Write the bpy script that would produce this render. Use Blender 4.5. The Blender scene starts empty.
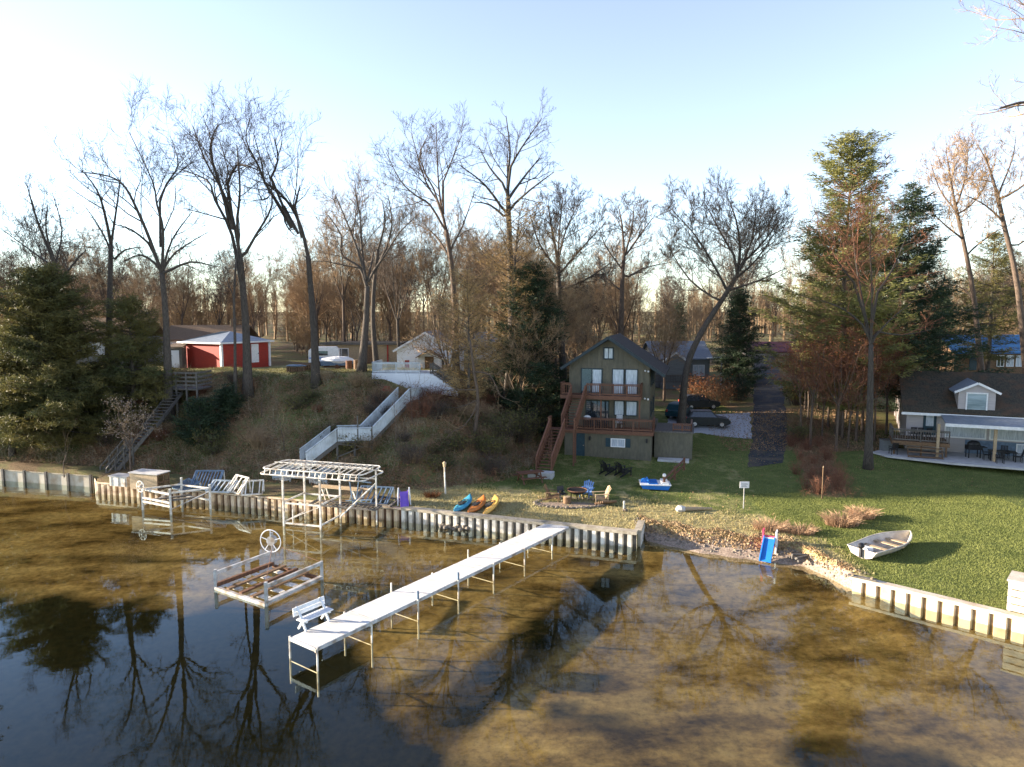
import bpy, math, random
import numpy as np
from mathutils import Vector
random.seed(7)
RNG = np.random.default_rng(11)
scene = bpy.context.scene
COL = scene.collection
PI = math.pi
def R(d): return math.radians(d)

# ------------------------------------------------------------------ camera
W, H, F = 1024, 767, 700.0
CAM_Z = 13.0
PITCH = math.atan((383.5 - 312.0) / F)
cd = bpy.data.cameras.new('camera')
cam = bpy.data.objects.new('camera', cd); COL.objects.link(cam)
cam.location = (0, 0, CAM_Z); cam.rotation_euler = (PI/2 - PITCH, 0, 0)
cd.sensor_fit = 'HORIZONTAL'; cd.sensor_width = 36.0; cd.lens = 36.0 * F / W
cd.clip_start = 0.1; cd.clip_end = 3000
scene.camera = cam
def ray(px, py):
    x = (px - W/2) / F; y = (H/2 - py) / F
    c, s = math.cos(PITCH), math.sin(PITCH)
    return np.array([x, c + y*s, -s + y*c])
def G(px, py, z=0.0):          # place seen at a pixel, lying at height z
    d = ray(px, py); t = (z - CAM_Z) / d[2]
    return np.array([d[0]*t, d[1]*t, z])
def D(px, py, Y):              # place seen at a pixel, standing Y metres out
    d = ray(px, py); t = Y / d[1]
    return np.array([d[0]*t, Y, CAM_Z + d[2]*t])

# ------------------------------------------------------------------ mesh builder
def rotz(a):
    c, s = math.cos(a), math.sin(a)
    return np.array([[c, -s, 0], [s, c, 0], [0, 0, 1.0]])
class MB:
    def __init__(self): self.v = []; self.f3 = []; self.f4 = []; self.fn = []; self.n = 0
    def add(self, v, f):
        v = np.asarray(v, float).reshape(-1, 3); o = self.n
        self.v.append(v); self.n += len(v)
        for q in f:
            q = [i + o for i in q]
            (self.f3 if len(q) == 3 else self.f4 if len(q) == 4 else self.fn).append(q)
    def addq(self, v, q):
        v = np.asarray(v, float).reshape(-1, 3); self.v.append(v)
        q = np.asarray(q) + self.n; self.n += len(v)
        (self.f3 if q.shape[1] == 3 else self.f4).extend(q.tolist())
    def box(self, c, s, rz=0.0, M=None):
        sx, sy, sz = s[0]/2, s[1]/2, s[2]/2
        v = np.array([[x, y, z] for x in (-sx, sx) for y in (-sy, sy) for z in (-sz, sz)])
        if M is not None: v = v @ np.asarray(M).T
        elif rz: v = v @ rotz(rz).T
        self.add(v + np.asarray(c, float), [[0,1,3,2],[4,6,7,5],[0,4,5,1],[2,3,7,6],[0,2,6,4],[1,5,7,3]])
    def bx(self, x0, x1, y0, y1, z0, z1):
        self.box(((x0+x1)/2, (y0+y1)/2, (z0+z1)/2), (abs(x1-x0), abs(y1-y0), abs(z1-z0)))
    def beam(self, a, b, w, h=None, up=(0, 0, 1)):
        a = np.asarray(a, float); b = np.asarray(b, float); h = w if h is None else h
        d = b - a; L = np.linalg.norm(d)
        if L < 1e-6: return
        d /= L; up = np.asarray(up, float)
        if abs(d @ up) > .98: up = np.array([0, 1.0, 0]) if abs(d[1]) < .9 else np.array([1.0, 0, 0])
        s = np.cross(d, up); s /= np.linalg.norm(s); u = np.cross(s, d)
        self.box((a+b)/2, (w, L, h), M=np.stack([s, d, u], 1))
    def prism(self, poly, d):        # planar polygon pushed along d
        p = np.asarray(poly, float); d = np.asarray(d, float); n = len(p)
        self.add(np.vstack([p, p + d]), [list(range(n))[::-1], list(range(n, 2*n))] + [[i, (i+1) % n, n + (i+1) % n, n + i] for i in range(n)])
    def tube(self, pts, r, n=6, cap=True):
        p = np.asarray(pts, float); k = len(p)
        r = np.full(k, r) if np.isscalar(r) else np.asarray(r, float)
        t = np.gradient(p, axis=0); t /= np.linalg.norm(t, axis=1)[:, None] + 1e-9
        m = t.mean(0); ref = np.array([0, 0, 1.0]) if abs(m[2]) < .8 * np.linalg.norm(m) else np.array([1.0, 0, 0])
        a = np.cross(t, ref); a /= np.linalg.norm(a, axis=1)[:, None] + 1e-9; b = np.cross(t, a)
        an = np.arange(n) * 2 * PI / n
        ring = a[:, None] * np.cos(an)[None, :, None] + b[:, None] * np.sin(an)[None, :, None]
        v = (p[:, None] + ring * r[:, None, None]).reshape(-1, 3)
        i = np.arange(k-1)[:, None] * n; j = np.arange(n)[None]; j2 = (j + 1) % n
        q = np.stack([i + j, i + j2, i + n + j2, i + n + j], -1).reshape(-1, 4)
        o = self.n; self.addq(v, q)
        if cap:
            self.fn.append([o + x for x in range(n)][::-1]); self.fn.append([o + (k-1)*n + x for x in range(n)])
    def cones(self, a, b, r):        # many thin three-sided tapering twigs at once
        a = np.asarray(a, float); b = np.asarray(b, float); n = len(a)
        if n == 0: return
        r = np.broadcast_to(np.asarray(r, float), (n,))
        d = b - a; d /= np.linalg.norm(d, axis=1)[:, None] + 1e-9
        ref = np.where(np.abs(d[:, 2:3]) < .8, np.array([[0, 0, 1.0]]), np.array([[1.0, 0, 0]]))
        s = np.cross(d, ref); s /= np.linalg.norm(s, axis=1)[:, None] + 1e-9; u = np.cross(s, d)
        vs = [a + (s*math.cos(k*2.094) + u*math.sin(k*2.094)) * r[:, None] for k in range(3)] + [b]
        v = np.stack(vs, 1).reshape(-1, 3); i = np.arange(n)[:, None] * 4
        f = np.concatenate([i + np.array([[0, 1, 3]]), i + np.array([[1, 2, 3]]), i + np.array([[2, 0, 3]])])
        self.addq(v, f)
    def blades(self, base, tip, wid):   # many flat triangles (grass, needles)
        n = len(base); d = tip - base
        s = np.cross(d, RNG.normal(size=(n, 3))); s /= np.linalg.norm(s, axis=1)[:, None] + 1e-9
        wid = np.broadcast_to(np.asarray(wid, float), (n,))[:, None]
        v = np.stack([base - s*wid/2, base + s*wid/2, tip], 1).reshape(-1, 3)
        self.addq(v, np.arange(3*n).reshape(-1, 3))
    def leaves(self, c, size):          # many small randomly turned quads
        n = len(c); a = RNG.normal(size=(n, 3)); a /= np.linalg.norm(a, axis=1)[:, None]
        b = np.cross(a, RNG.normal(size=(n, 3))); b /= np.linalg.norm(b, axis=1)[:, None] + 1e-9
        s = np.broadcast_to(np.asarray(size, float), (n,))[:, None]
        v = np.stack([c - a*s, c - b*s*.55, c + a*s, c + b*s*.55], 1).reshape(-1, 3)
        self.addq(v, np.arange(4*n).reshape(-1, 4))
    def sphere(self, c, r, nu=10, nv=6, jit=0.0):
        r = np.asarray(r, float) * np.ones(3); vs = []; 
        for i in range(nv + 1):
            th = PI * i / nv
            for j in range(nu):
                ph = 2*PI*j/nu; k = 1 + jit * random.uniform(-1, 1)
                vs.append((math.sin(th)*math.cos(ph)*r[0]*k, math.sin(th)*math.sin(ph)*r[1]*k, math.cos(th)*r[2]*k))
        f = [[i*nu + j, (i+1)*nu + j, (i+1)*nu + (j+1) % nu, i*nu + (j+1) % nu] for i in range(nv) for j in range(nu)]
        self.add(np.array(vs) + np.asarray(c, float), f)
    def torus(self, c, Rr, r, axis=(0, 1, 0), n=24, m=6):
        ax = np.asarray(axis, float); ax /= np.linalg.norm(ax)
        ref = np.array([0, 0, 1.0]) if abs(ax[2]) < .8 else np.array([1.0, 0, 0])
        u = np.cross(ax, ref); u /= np.linalg.norm(u); w = np.cross(ax, u); vs = []
        for i in range(n):
            a = 2*PI*i/n; dr = u*math.cos(a) + w*math.sin(a)
            for j in range(m):
                b = 2*PI*j/m; vs.append(np.asarray(c, float) + dr*(Rr + r*math.cos(b)) + ax*r*math.sin(b))
        self.add(vs, [[i*m+j, ((i+1) % n)*m+j, ((i+1) % n)*m+(j+1) % m, i*m+(j+1) % m] for i in range(n) for j in range(m)])
    def build(self, name, m, parent=None, smooth=False, loc=None, rz=0.0):
        me = bpy.data.meshes.new(name)
        if self.v:
            v = np.vstack(self.v); faces = self.f3 + self.f4 + self.fn
            sizes = np.array([3]*len(self.f3) + [4]*len(self.f4) + [len(q) for q in self.fn], np.int32)
            parts = []
            if self.f3: parts.append(np.array(self.f3, np.int32).ravel())
            if self.f4: parts.append(np.array(self.f4, np.int32).ravel())
            for q in self.fn: parts.append(np.array(q, np.int32))
            lv = np.concatenate(parts)
            me.vertices.add(len(v)); me.vertices.foreach_set('co', v.ravel().astype(np.float32))
            me.loops.add(len(lv)); me.loops.foreach_set('vertex_index', lv)
            me.polygons.add(len(sizes)); st = np.concatenate([[0], np.cumsum(sizes)[:-1]]).astype(np.int32)
            me.polygons.foreach_set('loop_start', st)
            me.polygons.foreach_set('use_smooth', np.full(len(sizes), smooth))
            me.update(calc_edges=True); me.validate()
        me.materials.append(m)
        o = bpy.data.objects.new(name, me); COL.objects.link(o)
        if parent is not None: o.parent = parent
        if loc is not None: o.location = loc
        o.rotation_euler = (0, 0, rz)
        return o
def tag(o, label=None, cat=None, group=None, kind=None):
    if label: o['label'] = label
    if cat: o['category'] = cat
    if group: o['group'] = group
    if kind: o['kind'] = kind
    return o
def thing(name, label, cat, loc, rz=0.0, group=None):
    o = bpy.data.objects.new(name, None); COL.objects.link(o); o.empty_display_size = .2
    o.location = [float(c) for c in loc]; o.rotation_euler = (0, 0, rz)
    return tag(o, label, cat, group)
def copy_tree(o, parent=None):
    c = o.copy(); COL.objects.link(c)
    if parent is not None: c.parent = parent
    for ch in list(o.children): copy_tree(ch, c)
    return c

# ------------------------------------------------------------------ materials
def lin(h):
    h = h.lstrip('#'); r = []
    for i in (0, 2, 4):
        c = int(h[i:i+2], 16)/255; r.append(c/12.92 if c <= .04045 else ((c+.055)/1.055)**2.4)
    return r
MATS = {}
def mat(name, c1, c2=None, scale=4.0, rough=.8, bump=0.0, detail=4.0, stretch=(1, 1, 1), metal=0.0, spec=.3, rnd=0.0, lo=.35, hi=.65, coords='Object', dirt=None, dirt_scale=1.2, dirt_amt=.5):
    m = bpy.data.materials.new(name); m.use_nodes = True; nt = m.node_tree; N = nt.nodes; L = nt.links
    b = N['Principled BSDF']; b.inputs['Roughness'].default_value = rough
    b.inputs['Metallic'].default_value = metal; b.inputs['Specular IOR Level'].default_value = spec
    c2 = c2 or [x*.7 for x in c1]
    tc = N.new('ShaderNodeTexCoord'); mp = N.new('ShaderNodeMapping'); mp.inputs['Scale'].default_value = stretch
    L.new(tc.outputs[coords], mp.inputs['Vector'])
    nz = N.new('ShaderNodeTexNoise'); nz.inputs['Scale'].default_value = scale; nz.inputs['Detail'].default_value = detail; nz.inputs['Roughness'].default_value = .65
    L.new(mp.outputs['Vector'], nz.inputs['Vector'])
    cr = N.new('ShaderNodeValToRGB'); cr.color_ramp.elements[0].position = lo; cr.color_ramp.elements[1].position = hi
    cr.color_ramp.elements[0].color = (*c2, 1); cr.color_ramp.elements[1].color = (*c1, 1)
    L.new(nz.outputs['Fac'], cr.inputs['Fac']); col = cr.outputs['Color']
    if dirt:
        n2 = N.new('ShaderNodeTexNoise'); n2.inputs['Scale'].default_value = dirt_scale; n2.inputs['Detail'].default_value = 6
        L.new(tc.outputs[coords], n2.inputs['Vector'])
        r2 = N.new('ShaderNodeMapRange'); r2.inputs['From Min'].default_value = .48; r2.inputs['From Max'].default_value = .68; r2.inputs['To Max'].default_value = dirt_amt
        L.new(n2.outputs['Fac'], r2.inputs['Value'])
        mx = N.new('ShaderNodeMixRGB'); mx.inputs['Color2'].default_value = (*dirt, 1)
        L.new(r2.outputs['Result'], mx.inputs['Fac']); L.new(col, mx.inputs['Color1']); col = mx.outputs['Color']
    if rnd:
        oi = N.new('ShaderNodeObjectInfo'); hs = N.new('ShaderNodeHueSaturation'); mr = N.new('ShaderNodeMapRange')
        mr.inputs['To Min'].default_value = 1 - rnd; mr.inputs['To Max'].default_value = 1 + rnd
        L.new(oi.outputs['Random'], mr.inputs['Value']); L.new(mr.outputs['Result'], hs.inputs['Value'])
        L.new(col, hs.inputs['Color']); col = hs.outputs['Color']
    L.new(col, b.inputs['Base Color'])
    if bump:
        bp = N.new('ShaderNodeBump'); bp.inputs['Strength'].default_value = bump; bp.inputs['Distance'].default_value = .03
        L.new(nz.outputs['Fac'], bp.inputs['Height']); L.new(bp.outputs['Normal'], b.inputs['Normal'])
    MATS[name] = m
    return m
def leafmat(name, c1, c2, scale=1.5, trans=.3, rnd=.15):
    m = mat(name, c1, c2, scale=scale, rough=.6, spec=.2, rnd=rnd, lo=.3, hi=.7)
    nt = m.node_tree; b = nt.nodes['Principled BSDF']; out = nt.nodes['Material Output']
    t = nt.nodes.new('ShaderNodeBsdfTranslucent'); mx = nt.nodes.new('ShaderNodeMixShader'); mx.inputs[0].default_value = trans
    src = b.inputs['Base Color'].links[0].from_socket
    nt.links.new(src, t.inputs['Color']); nt.links.new(b.outputs[0], mx.inputs[1]); nt.links.new(t.outputs[0], mx.inputs[2]); nt.links.new(mx.outputs[0], out.inputs['Surface'])
    return m
def glassmat(name, c=(.03, .04, .05), rough=.05):
    return mat(name, c, [x*.6 for x in c], scale=1, rough=rough, spec=.9)

M_white = mat('white_paint', (.74, .71, .63), (.54, .5, .42), scale=4, rough=.6, dirt=(.24, .16, .09), dirt_scale=2.2, dirt_amt=.8)
M_aluminium = mat('weathered_aluminium', (.52, .52, .5), (.34, .33, .31), scale=3, rough=.5, metal=.2, dirt=(.22, .15, .09), dirt_scale=2, dirt_amt=.85)
M_deckwhite = mat('pier_boards', (.64, .62, .58), (.47, .45, .41), scale=5, rough=.6, stretch=(1.1, .12, 1), bump=.1, lo=.3, hi=.6, dirt=(.4, .36, .3), dirt_amt=.4)
M_cedar = mat('red_stained_wood', (.18, .08, .045), (.09, .042, .025), scale=7, rough=.6, stretch=(1, 1, 4), bump=.1)
M_olive = mat('olive_siding', (.135, .12, .084), (.098, .09, .064), scale=6, rough=.75, stretch=(1, 1, .3), bump=.1, dirt=(.07, .07, .05), dirt_amt=.4)
M_darkroof = mat('dark_shingles', (.045, .038, .034), (.022, .02, .019), scale=14, rough=.9, bump=.3)
M_blackplastic = mat('black_plastic', (.018, .018, .02), (.01, .01, .011), scale=8, rough=.5)
M_glass = glassmat('window_glass')
M_curtain = mat('pale_curtained_glass', (.52, .56, .6), (.3, .34, .38), scale=3.0, rough=.15, spec=.6, stretch=(4, 4, .5))
M_dormerglass = mat('painted_reflection_glass', (.3, .36, .38), (.12, .16, .17), scale=1.2, rough=.08, spec=.8, stretch=(.3, .3, 2))  # reflection of sky and hill painted as a paler pane colour
M_trimdark = mat('dark_trim', (.03, .045, .05), (.02, .03, .034), scale=5, rough=.6)
M_teal = mat('teal_painted_door', (.02, .05, .065), (.014, .034, .045), scale=5, rough=.5)
M_greywood = mat('weathered_grey_wood', (.15, .135, .115), (.08, .072, .062), scale=8, rough=.85, stretch=(1, 1, .4), bump=.2)
M_brownwood = mat('brown_wood', (.19, .115, .06), (.1, .06, .034), scale=8, rough=.8, bump=.15)
M_tanwood = mat('tan_lumber', (.44, .33, .2), (.3, .22, .13), scale=8, rough=.7, bump=.1)
M_stairgrey = mat('pale_blue_grey_boards', (.56, .6, .61), (.4, .45, .47), scale=5, rough=.7, stretch=(6, 6, .5), bump=.1, dirt=(.2, .2, .17), dirt_amt=.5)
M_red = mat('barn_red_siding', (.36, .04, .025), (.25, .03, .02), scale=3, rough=.7, stretch=(1, 1, 6), dirt=(.2, .04, .03), dirt_amt=.4)
M_metalroof = mat('pale_metal_roof', (.22, .25, .27), (.15, .17, .19), scale=3, rough=.4)
M_brownroof = mat('brown_shingles', (.2, .135, .08), (.12, .08, .05), scale=12, rough=.9, bump=.3)
M_greyroof = mat('blue_grey_shingles', (.2, .23, .26), (.12, .14, .16), scale=10, rough=.85, bump=.2)
M_redroof = mat('maroon_roof', (.12, .045, .055), (.08, .03, .04), scale=6, rough=.7)
M_blueroof = mat('blue_metal_roof', (.02, .1, .24), (.015, .07, .17), scale=3, rough=.4, stretch=(8, .5, .5))
M_whitesiding = mat('white_siding', (.7, .72, .74), (.58, .6, .63), scale=4, rough=.65, stretch=(.4, .4, 8))
M_mauvesiding = mat('pale_mauve_siding', (.42, .38, .36), (.34, .31, .3), scale=3, rough=.7, stretch=(.4, .4, 10))
M_greysiding = mat('grey_siding', (.18, .19, .19), (.13, .14, .14), scale=3, rough=.75, stretch=(.4, .4, 8))
M_thatch = mat('mossy_brown_shingles', (.07, .058, .038), (.03, .028, .02), scale=9, rough=.95, bump=.5, stretch=(1, .5, .5), dirt=(.12, .06, .03), dirt_amt=.5)
M_concrete = mat('concrete', (.5, .49, .46), (.38, .37, .35), scale=2, rough=.85, bump=.05)
M_stone = mat('field_stone', (.2, .17, .13), (.09, .075, .06), scale=5, rough=.9, bump=.3, rnd=.2)
M_blueplastic = mat('blue_plastic', (.02, .17, .52), (.016, .13, .42), scale=5, rough=.35)
M_whiteplastic = mat('white_plastic', (.74, .74, .73), (.62, .62, .6), scale=5, rough=.4)
M_rust = mat('rusty_steel', (.17, .08, .04), (.08, .04, .024), scale=8, rough=.85, bump=.2)
M_bluetarp = mat('slate_blue_metal', (.14, .2, .27), (.09, .13, .18), scale=5, rough=.5)
M_bark = mat('grey_brown_bark', (.1, .083, .066), (.042, .034, .027), scale=6, rough=.95, stretch=(3, 3, .6), bump=.6, rnd=.15)
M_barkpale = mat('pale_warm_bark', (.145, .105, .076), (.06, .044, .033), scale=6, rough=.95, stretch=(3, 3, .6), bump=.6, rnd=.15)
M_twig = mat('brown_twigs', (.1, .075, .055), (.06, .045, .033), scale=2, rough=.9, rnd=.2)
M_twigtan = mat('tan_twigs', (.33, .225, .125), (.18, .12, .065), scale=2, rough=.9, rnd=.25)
M_twigred = mat('russet_twigs', (.2, .085, .045), (.11, .05, .03), scale=2, rough=.9, rnd=.2)
M_pine = leafmat('pine_needles', (.23, .215, .065), (.1, .115, .04), scale=.6)
M_pinedark = leafmat('dark_evergreen_needles', (.05, .075, .035), (.028, .046, .025), scale=.6)
M_hemlock = leafmat('hemlock_needles', (.17, .135, .04), (.045, .065, .027), scale=.3)  # yellowish patches paint warm sunlight into the needle colour
M_tanfoliage = leafmat('tan_dry_foliage', (.42, .28, .12), (.2, .14, .06), scale=.6)
M_rustleaf = leafmat('rust_oak_leaves', (.25, .09, .03), (.13, .055, .024), scale=.8)
# ------------------------------------------------------------------ shore, terrain
def gx(px, py, z=0): g = G(px, py, z); return (g[0], g[1])
SW_A = gx(-60, 476); SW_B = gx(94, 487)                 # white wall
SW_C = gx(98, 493); SW_D = gx(403, 521); SW_E = gx(637, 547)   # sheet pile wall
BE = [gx(651, 549), gx(700, 553), gx(760, 562), gx(805, 567)]
SW_F = gx(853, 590); SW_G = gx(1040, 637)
dirG = np.array(SW_G) - np.array(SW_F); dirG /= np.linalg.norm(dirG)
SW_H = tuple(np.array(SW_G) + dirG*25)
SHORE = [(-600, 150), (-200, 86), (SW_A[0]-30, SW_A[1]+4.5), SW_A, SW_B, (SW_C[0]-.02, SW_C[1]+1.2), SW_C, SW_D, SW_E,
         (SW_E[0]+.62, SW_E[1]+2.1), (SW_E[0]+.75, SW_E[1]+.9)] + BE[1:] + [(SW_F[0]-.03, SW_F[1]+.12), SW_F, SW_G, SW_H, (90, -40), (600, -300)]
SX = np.array([p[0] for p in SHORE]); SY = np.array([p[1] for p in SHORE])
assert (np.diff(SX) > 0).all(), SX
BEACH0, BEACH1 = SW_E[0]+.7, SW_F[0]-.04
def ysh(x): return np.interp(x, SX, SY)
FOOT = np.array([(-600, 153), (-200, 89), (SW_A[0]-30, SW_A[1]+6), (SW_B[0], SW_B[1]+1.6), (SW_C[0]+2, SW_C[1]+2.2), (-12, 47.7), (-6, 47.2), (-1, 49.0), (2.2, 54.0), (3.6, 60), (3.5, 66), (5, 78), (12, 100), (20, 150), (40, 400)])
def foot_dist(x, y):
    x = np.asarray(x, float); y = np.asarray(y, float); best = np.full(x.shape, 1e9); sgn = np.ones(x.shape)
    for (ax, ay), (bx_, by_) in zip(FOOT[:-1], FOOT[1:]):
        dx, dy = bx_-ax, by_-ay; t = np.clip(((x-ax)*dx + (y-ay)*dy)/(dx*dx+dy*dy), 0, 1)
        d = np.hypot(x-ax-t*dx, y-ay-t*dy); s = np.sign(dx*(y-ay) - dy*(x-ax)); m = d < best - 1e-9
        best = np.where(m, d, best); sgn = np.where(m, s, sgn)
    return best*sgn
def sstep(a, b, x):
    t = np.clip((x-a)/(b-a), 0, 1); return t*t*(3-2*t)
_pa = RNG.uniform(0, 6.28, 12)
def wob(x, y, s=1.0):
    return (np.sin(x*.9/s+_pa[0]) * np.cos(y*.8/s+_pa[1]) + .6*np.sin(x*1.9/s+y*.7/s+_pa[2]) + .45*np.cos(x*3.3/s-y*2.7/s+_pa[3]))/2
def yardz(x, y):
    z = np.interp(y, [30, 40, 44, 50, 54, 58, 62, 66, 80, 100, 150, 400], [.62, .74, .82, 1.05, 1.35, 1.6, 2.1, 2.8, 3.5, 4.2, 6, 12])
    z = z + sstep(22, 34, x)*sstep(62, 88, y)*1.3
    return z
def terrain(x, y):
    x = np.asarray(x, float); y = np.asarray(y, float)
    fd = foot_dist(x, y); yz = yardz(x, y)
    plat = np.interp(y, [50, 64, 72, 100, 150, 400], [7.7, 7.8, 7.5, 6.8, 7.5, 13])
    w = np.clip(fd/11.0, 0, 1); w = w*.55 + .45*sstep(0, 1, w); w = np.where(fd > 0, w, 0)
    w = np.where(w > .9, .9 + (w-.9)*.9, w)
    z = yz*(1-w) + plat*w
    z = z - 1.35*np.exp(-(((x+7.2)/3.2)**2 + ((y-57.6)/3.0)**2))
    z = z + wob(x, y, 2.2)*.22*sstep(.3, 3, fd) + wob(x, y, .7)*.1*sstep(.3, 2, fd)*(1-sstep(11, 14, fd)) + wob(x, y, 3)*.05
    t = y - ysh(x)                                   # beach bank
    bw = sstep(BEACH0-.12, BEACH0+.05, x)*(1-sstep(BEACH1-.05, BEACH1+.1, x))
    bz = np.interp(t, [-4, -1.5, 0, .9, 1.25, 1.7, 3], [-1.2, -.45, -.02, .2, .42, .68, .8]) * (1-.0*x) + wob(x, y, .35)*.05
    k = bw*(1-sstep(2, 4, t))
    return z*(1-k) + bz*k
def tz(x, y): return float(terrain(np.array([x]), np.array([y]))[0])
def onground(px, py, z0=1.0):
    p = G(px, py, z0)
    for _ in range(12):
        p = G(px, py, tz(p[0], p[1]))
    p[2] = tz(p[0], p[1]); return p
def at(px, Y):                                       # ground point under pixel column px at distance Y
    x = D(px, 312, Y)[0]
    for _ in range(4): x = (px-W/2)/F*(Y*math.cos(PITCH) + (CAM_Z-tz(x, Y))*math.sin(PITCH))
    return np.array([x, Y, tz(x, Y)])

def build_ground():
    xs = np.unique(np.concatenate([np.arange(-44, 44, .33), SX[(SX > -90) & (SX < 90)], np.arange(-90, -44, 1.5), np.arange(44, 90, 1.5), np.linspace(-600, -90, 26), np.linspace(90, 600, 26)]))
    ts = np.concatenate([[-4, -2.5, -1.5, -.7, -.3], np.arange(0, 4, .2), np.arange(4, 22, .33), np.arange(22, 50, .8), np.arange(50, 110, 3), np.arange(110, 260, 10), [280, 330, 420, 600]])
    X, T = np.meshgrid(xs, ts, indexing='ij')
    bw = (X > BEACH0) & (X < BEACH1)
    Y = ysh(X) + np.where(bw, T, np.maximum(T, 0))
    Z = terrain(X, Y)
    wall = ~bw & (X > SX[3]-40) & (X < 60)
    Z = np.where((T < 0) & ~bw, -2.0 + T*.01, Z)
    nx, nt = X.shape
    me = bpy.data.meshes.new('ground')
    v = np.stack([X, Y, Z], -1).reshape(-1, 3)
    i = np.arange(nx-1)[:, None]*nt + np.arange(nt-1)[None]
    q = np.stack([i, i+nt, i+nt+1, i+1], -1).reshape(-1, 4)
    b = MB(); b.addq(v, q); o = b.build('ground', M_ground, smooth=True)
    fd = foot_dist(X, Y); t = Y - ysh(X)
    litter = np.clip(sstep(-.6, .6, fd + 3.6*sstep(-6, -9, X) + wob(X, Y, .6)*.8) * (1 - .95*sstep(9.4, 11.2, fd + wob(X, Y, 1)*1.0)*(1 - sstep(22, 34, fd))), 0, 1)
    litter = np.maximum(litter, sstep(61, 67, Y + wob(X, Y, 2)*2)*(X > 26))
    litter = np.maximum(litter, sstep(70, 78, Y + wob(X, Y, 2)*2))
    # russet strip between driveway and right house, and bed under the pines
    rs = sstep(1.7, .6, np.abs(X - (21.3 + (Y-48)*.34) - .6)/1.1 + wob(X, Y, .5)*.25) * sstep(44.5, 46, Y)
    litter = np.maximum(litter, np.clip(rs, 0, 1))
    litter = np.maximum(litter, sstep(56, 59, Y + wob(X, Y, 1)*1.2)*sstep(21.5, 23.5, X)*sstep(33.5, 31.5, X))
    dry = np.clip((1 - sstep(4.0, 7.5, t + wob(X, Y, 1)*1.2))*(X < 17) + .45*(X < 17)*(.5+.5*wob(X, Y, 1.6)), 0, 1)
    dry = dry*sstep(-9, -6, X); dry = np.maximum(dry, .5*sstep(9.5, 11, fd)*(X < 0))
    sand = sstep(BEACH0-.2, BEACH0+.2, X)*(1-sstep(BEACH1, BEACH1+.4, X))*(1 - sstep(1.0, 1.7, t + wob(X, Y, .4)*.3))
    sp = G(570, 504, .85); sand = np.maximum(sand, 1 - sstep(.8, 1.15, np.hypot((X-sp[0])/2.2, (Y-sp[1])/.75) + wob(X, Y, .3)*.12))
    for nm, a in (('litter', litter), ('dry', dry), ('sand', sand)):
        at_ = o.data.attributes.new(nm, 'FLOAT', 'POINT'); at_.data.foreach_set('value', a.reshape(-1).astype(np.float32))
    return tag(o, kind='structure')

def ground_material():
    m = bpy.data.materials.new('ground'); m.use_nodes = True; nt = m.node_tree; N = nt.nodes; L = nt.links
    b = N['Principled BSDF']; b.inputs['Roughness'].default_value = .95; b.inputs['Specular IOR Level'].default_value = .1
    tc = N.new('ShaderNodeTexCoord')
    def noise(s, d=5, r=.65):
        n = N.new('ShaderNodeTexNoise'); n.inputs['Scale'].default_value = s; n.inputs['Detail'].default_value = d; n.inputs['Roughness'].default_value = r
        L.new(tc.outputs['Object'], n.inputs['Vector']); return n.outputs['Fac']
    def ramp(f, stops):
        r = N.new('ShaderNodeValToRGB'); e = r.color_ramp.elements
        while len(e) < len(stops): e.new(.5)
        for el, (p, c) in zip(e, stops): el.position = p; el.color = (*c, 1)
        L.new(f, r.inputs['Fac']); return r.outputs['Color']
    def mix(f, a, c):
        x = N.new('ShaderNodeMixRGB'); L.new(f, x.inputs['Fac']); L.new(a, x.inputs['Color1']); L.new(c, x.inputs['Color2']); return x.outputs['Color']
    def attr(n): a = N.new('ShaderNodeAttribute'); a.attribute_name = n; return a.outputs['Fac']
    def sharpen(f, k):      # attribute mask broken up by noise
        a = N.new('ShaderNodeMath'); a.operation = 'ADD'; L.new(f, a.inputs[0]); L.new(k, a.inputs[1])
        r = N.new('ShaderNodeMapRange'); r.inputs['From Min'].default_value = .75; r.inputs['From Max'].default_value = 1.15; L.new(a.outputs[0], r.inputs['Value']); return r.outputs['Result']
    fine = noise(9, 6, .7); mid = noise(1.3, 5); big = noise(.35, 4)
    green = ramp(mid, [(.3, (.075, .095, .026)), (.55, (.11, .13, .036)), (.75, (.17, .165, .06))])
    dry = ramp(fine, [(.3, (.2, .16, .07)), (.55, (.33, .28, .13)), (.75, (.45, .39, .2))])
    lit = ramp(fine, [(.28, (.05, .036, .022)), (.45, (.14, .095, .052)), (.6, (.21, .14, .075)), (.78, (.33, .25, .15))])
    lit2 = ramp(noise(6, 6, .7), [(.3, (.07, .075, .03)), (.6, (.16, .155, .06)), (.8, (.25, .22, .1))])
    lit = mix(ramp(big, [(.42, (0, 0, 0)), (.6, (1, 1, 1))]), lit, lit2)
    sand = ramp(fine, [(.3, (.12, .09, .065)), (.5, (.26, .2, .15)), (.7, (.4, .32, .25))])
    c = mix(sharpen(attr('dry'), mid), green, dry)
    c = mix(sharpen(attr('litter'), mid), c, lit)
    c = mix(sharpen(attr('sand'), mid), c, sand)
    L.new(c, b.inputs['Base Color'])
    bp = N.new('ShaderNodeBump'); bp.inputs['Strength'].default_value = .7; bp.inputs['Distance'].default_value = .08
    L.new(fine, bp.inputs['Height']); L.new(bp.outputs['Normal'], b.inputs['Normal'])
    return m
M_ground = ground_material()
build_ground()

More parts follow.
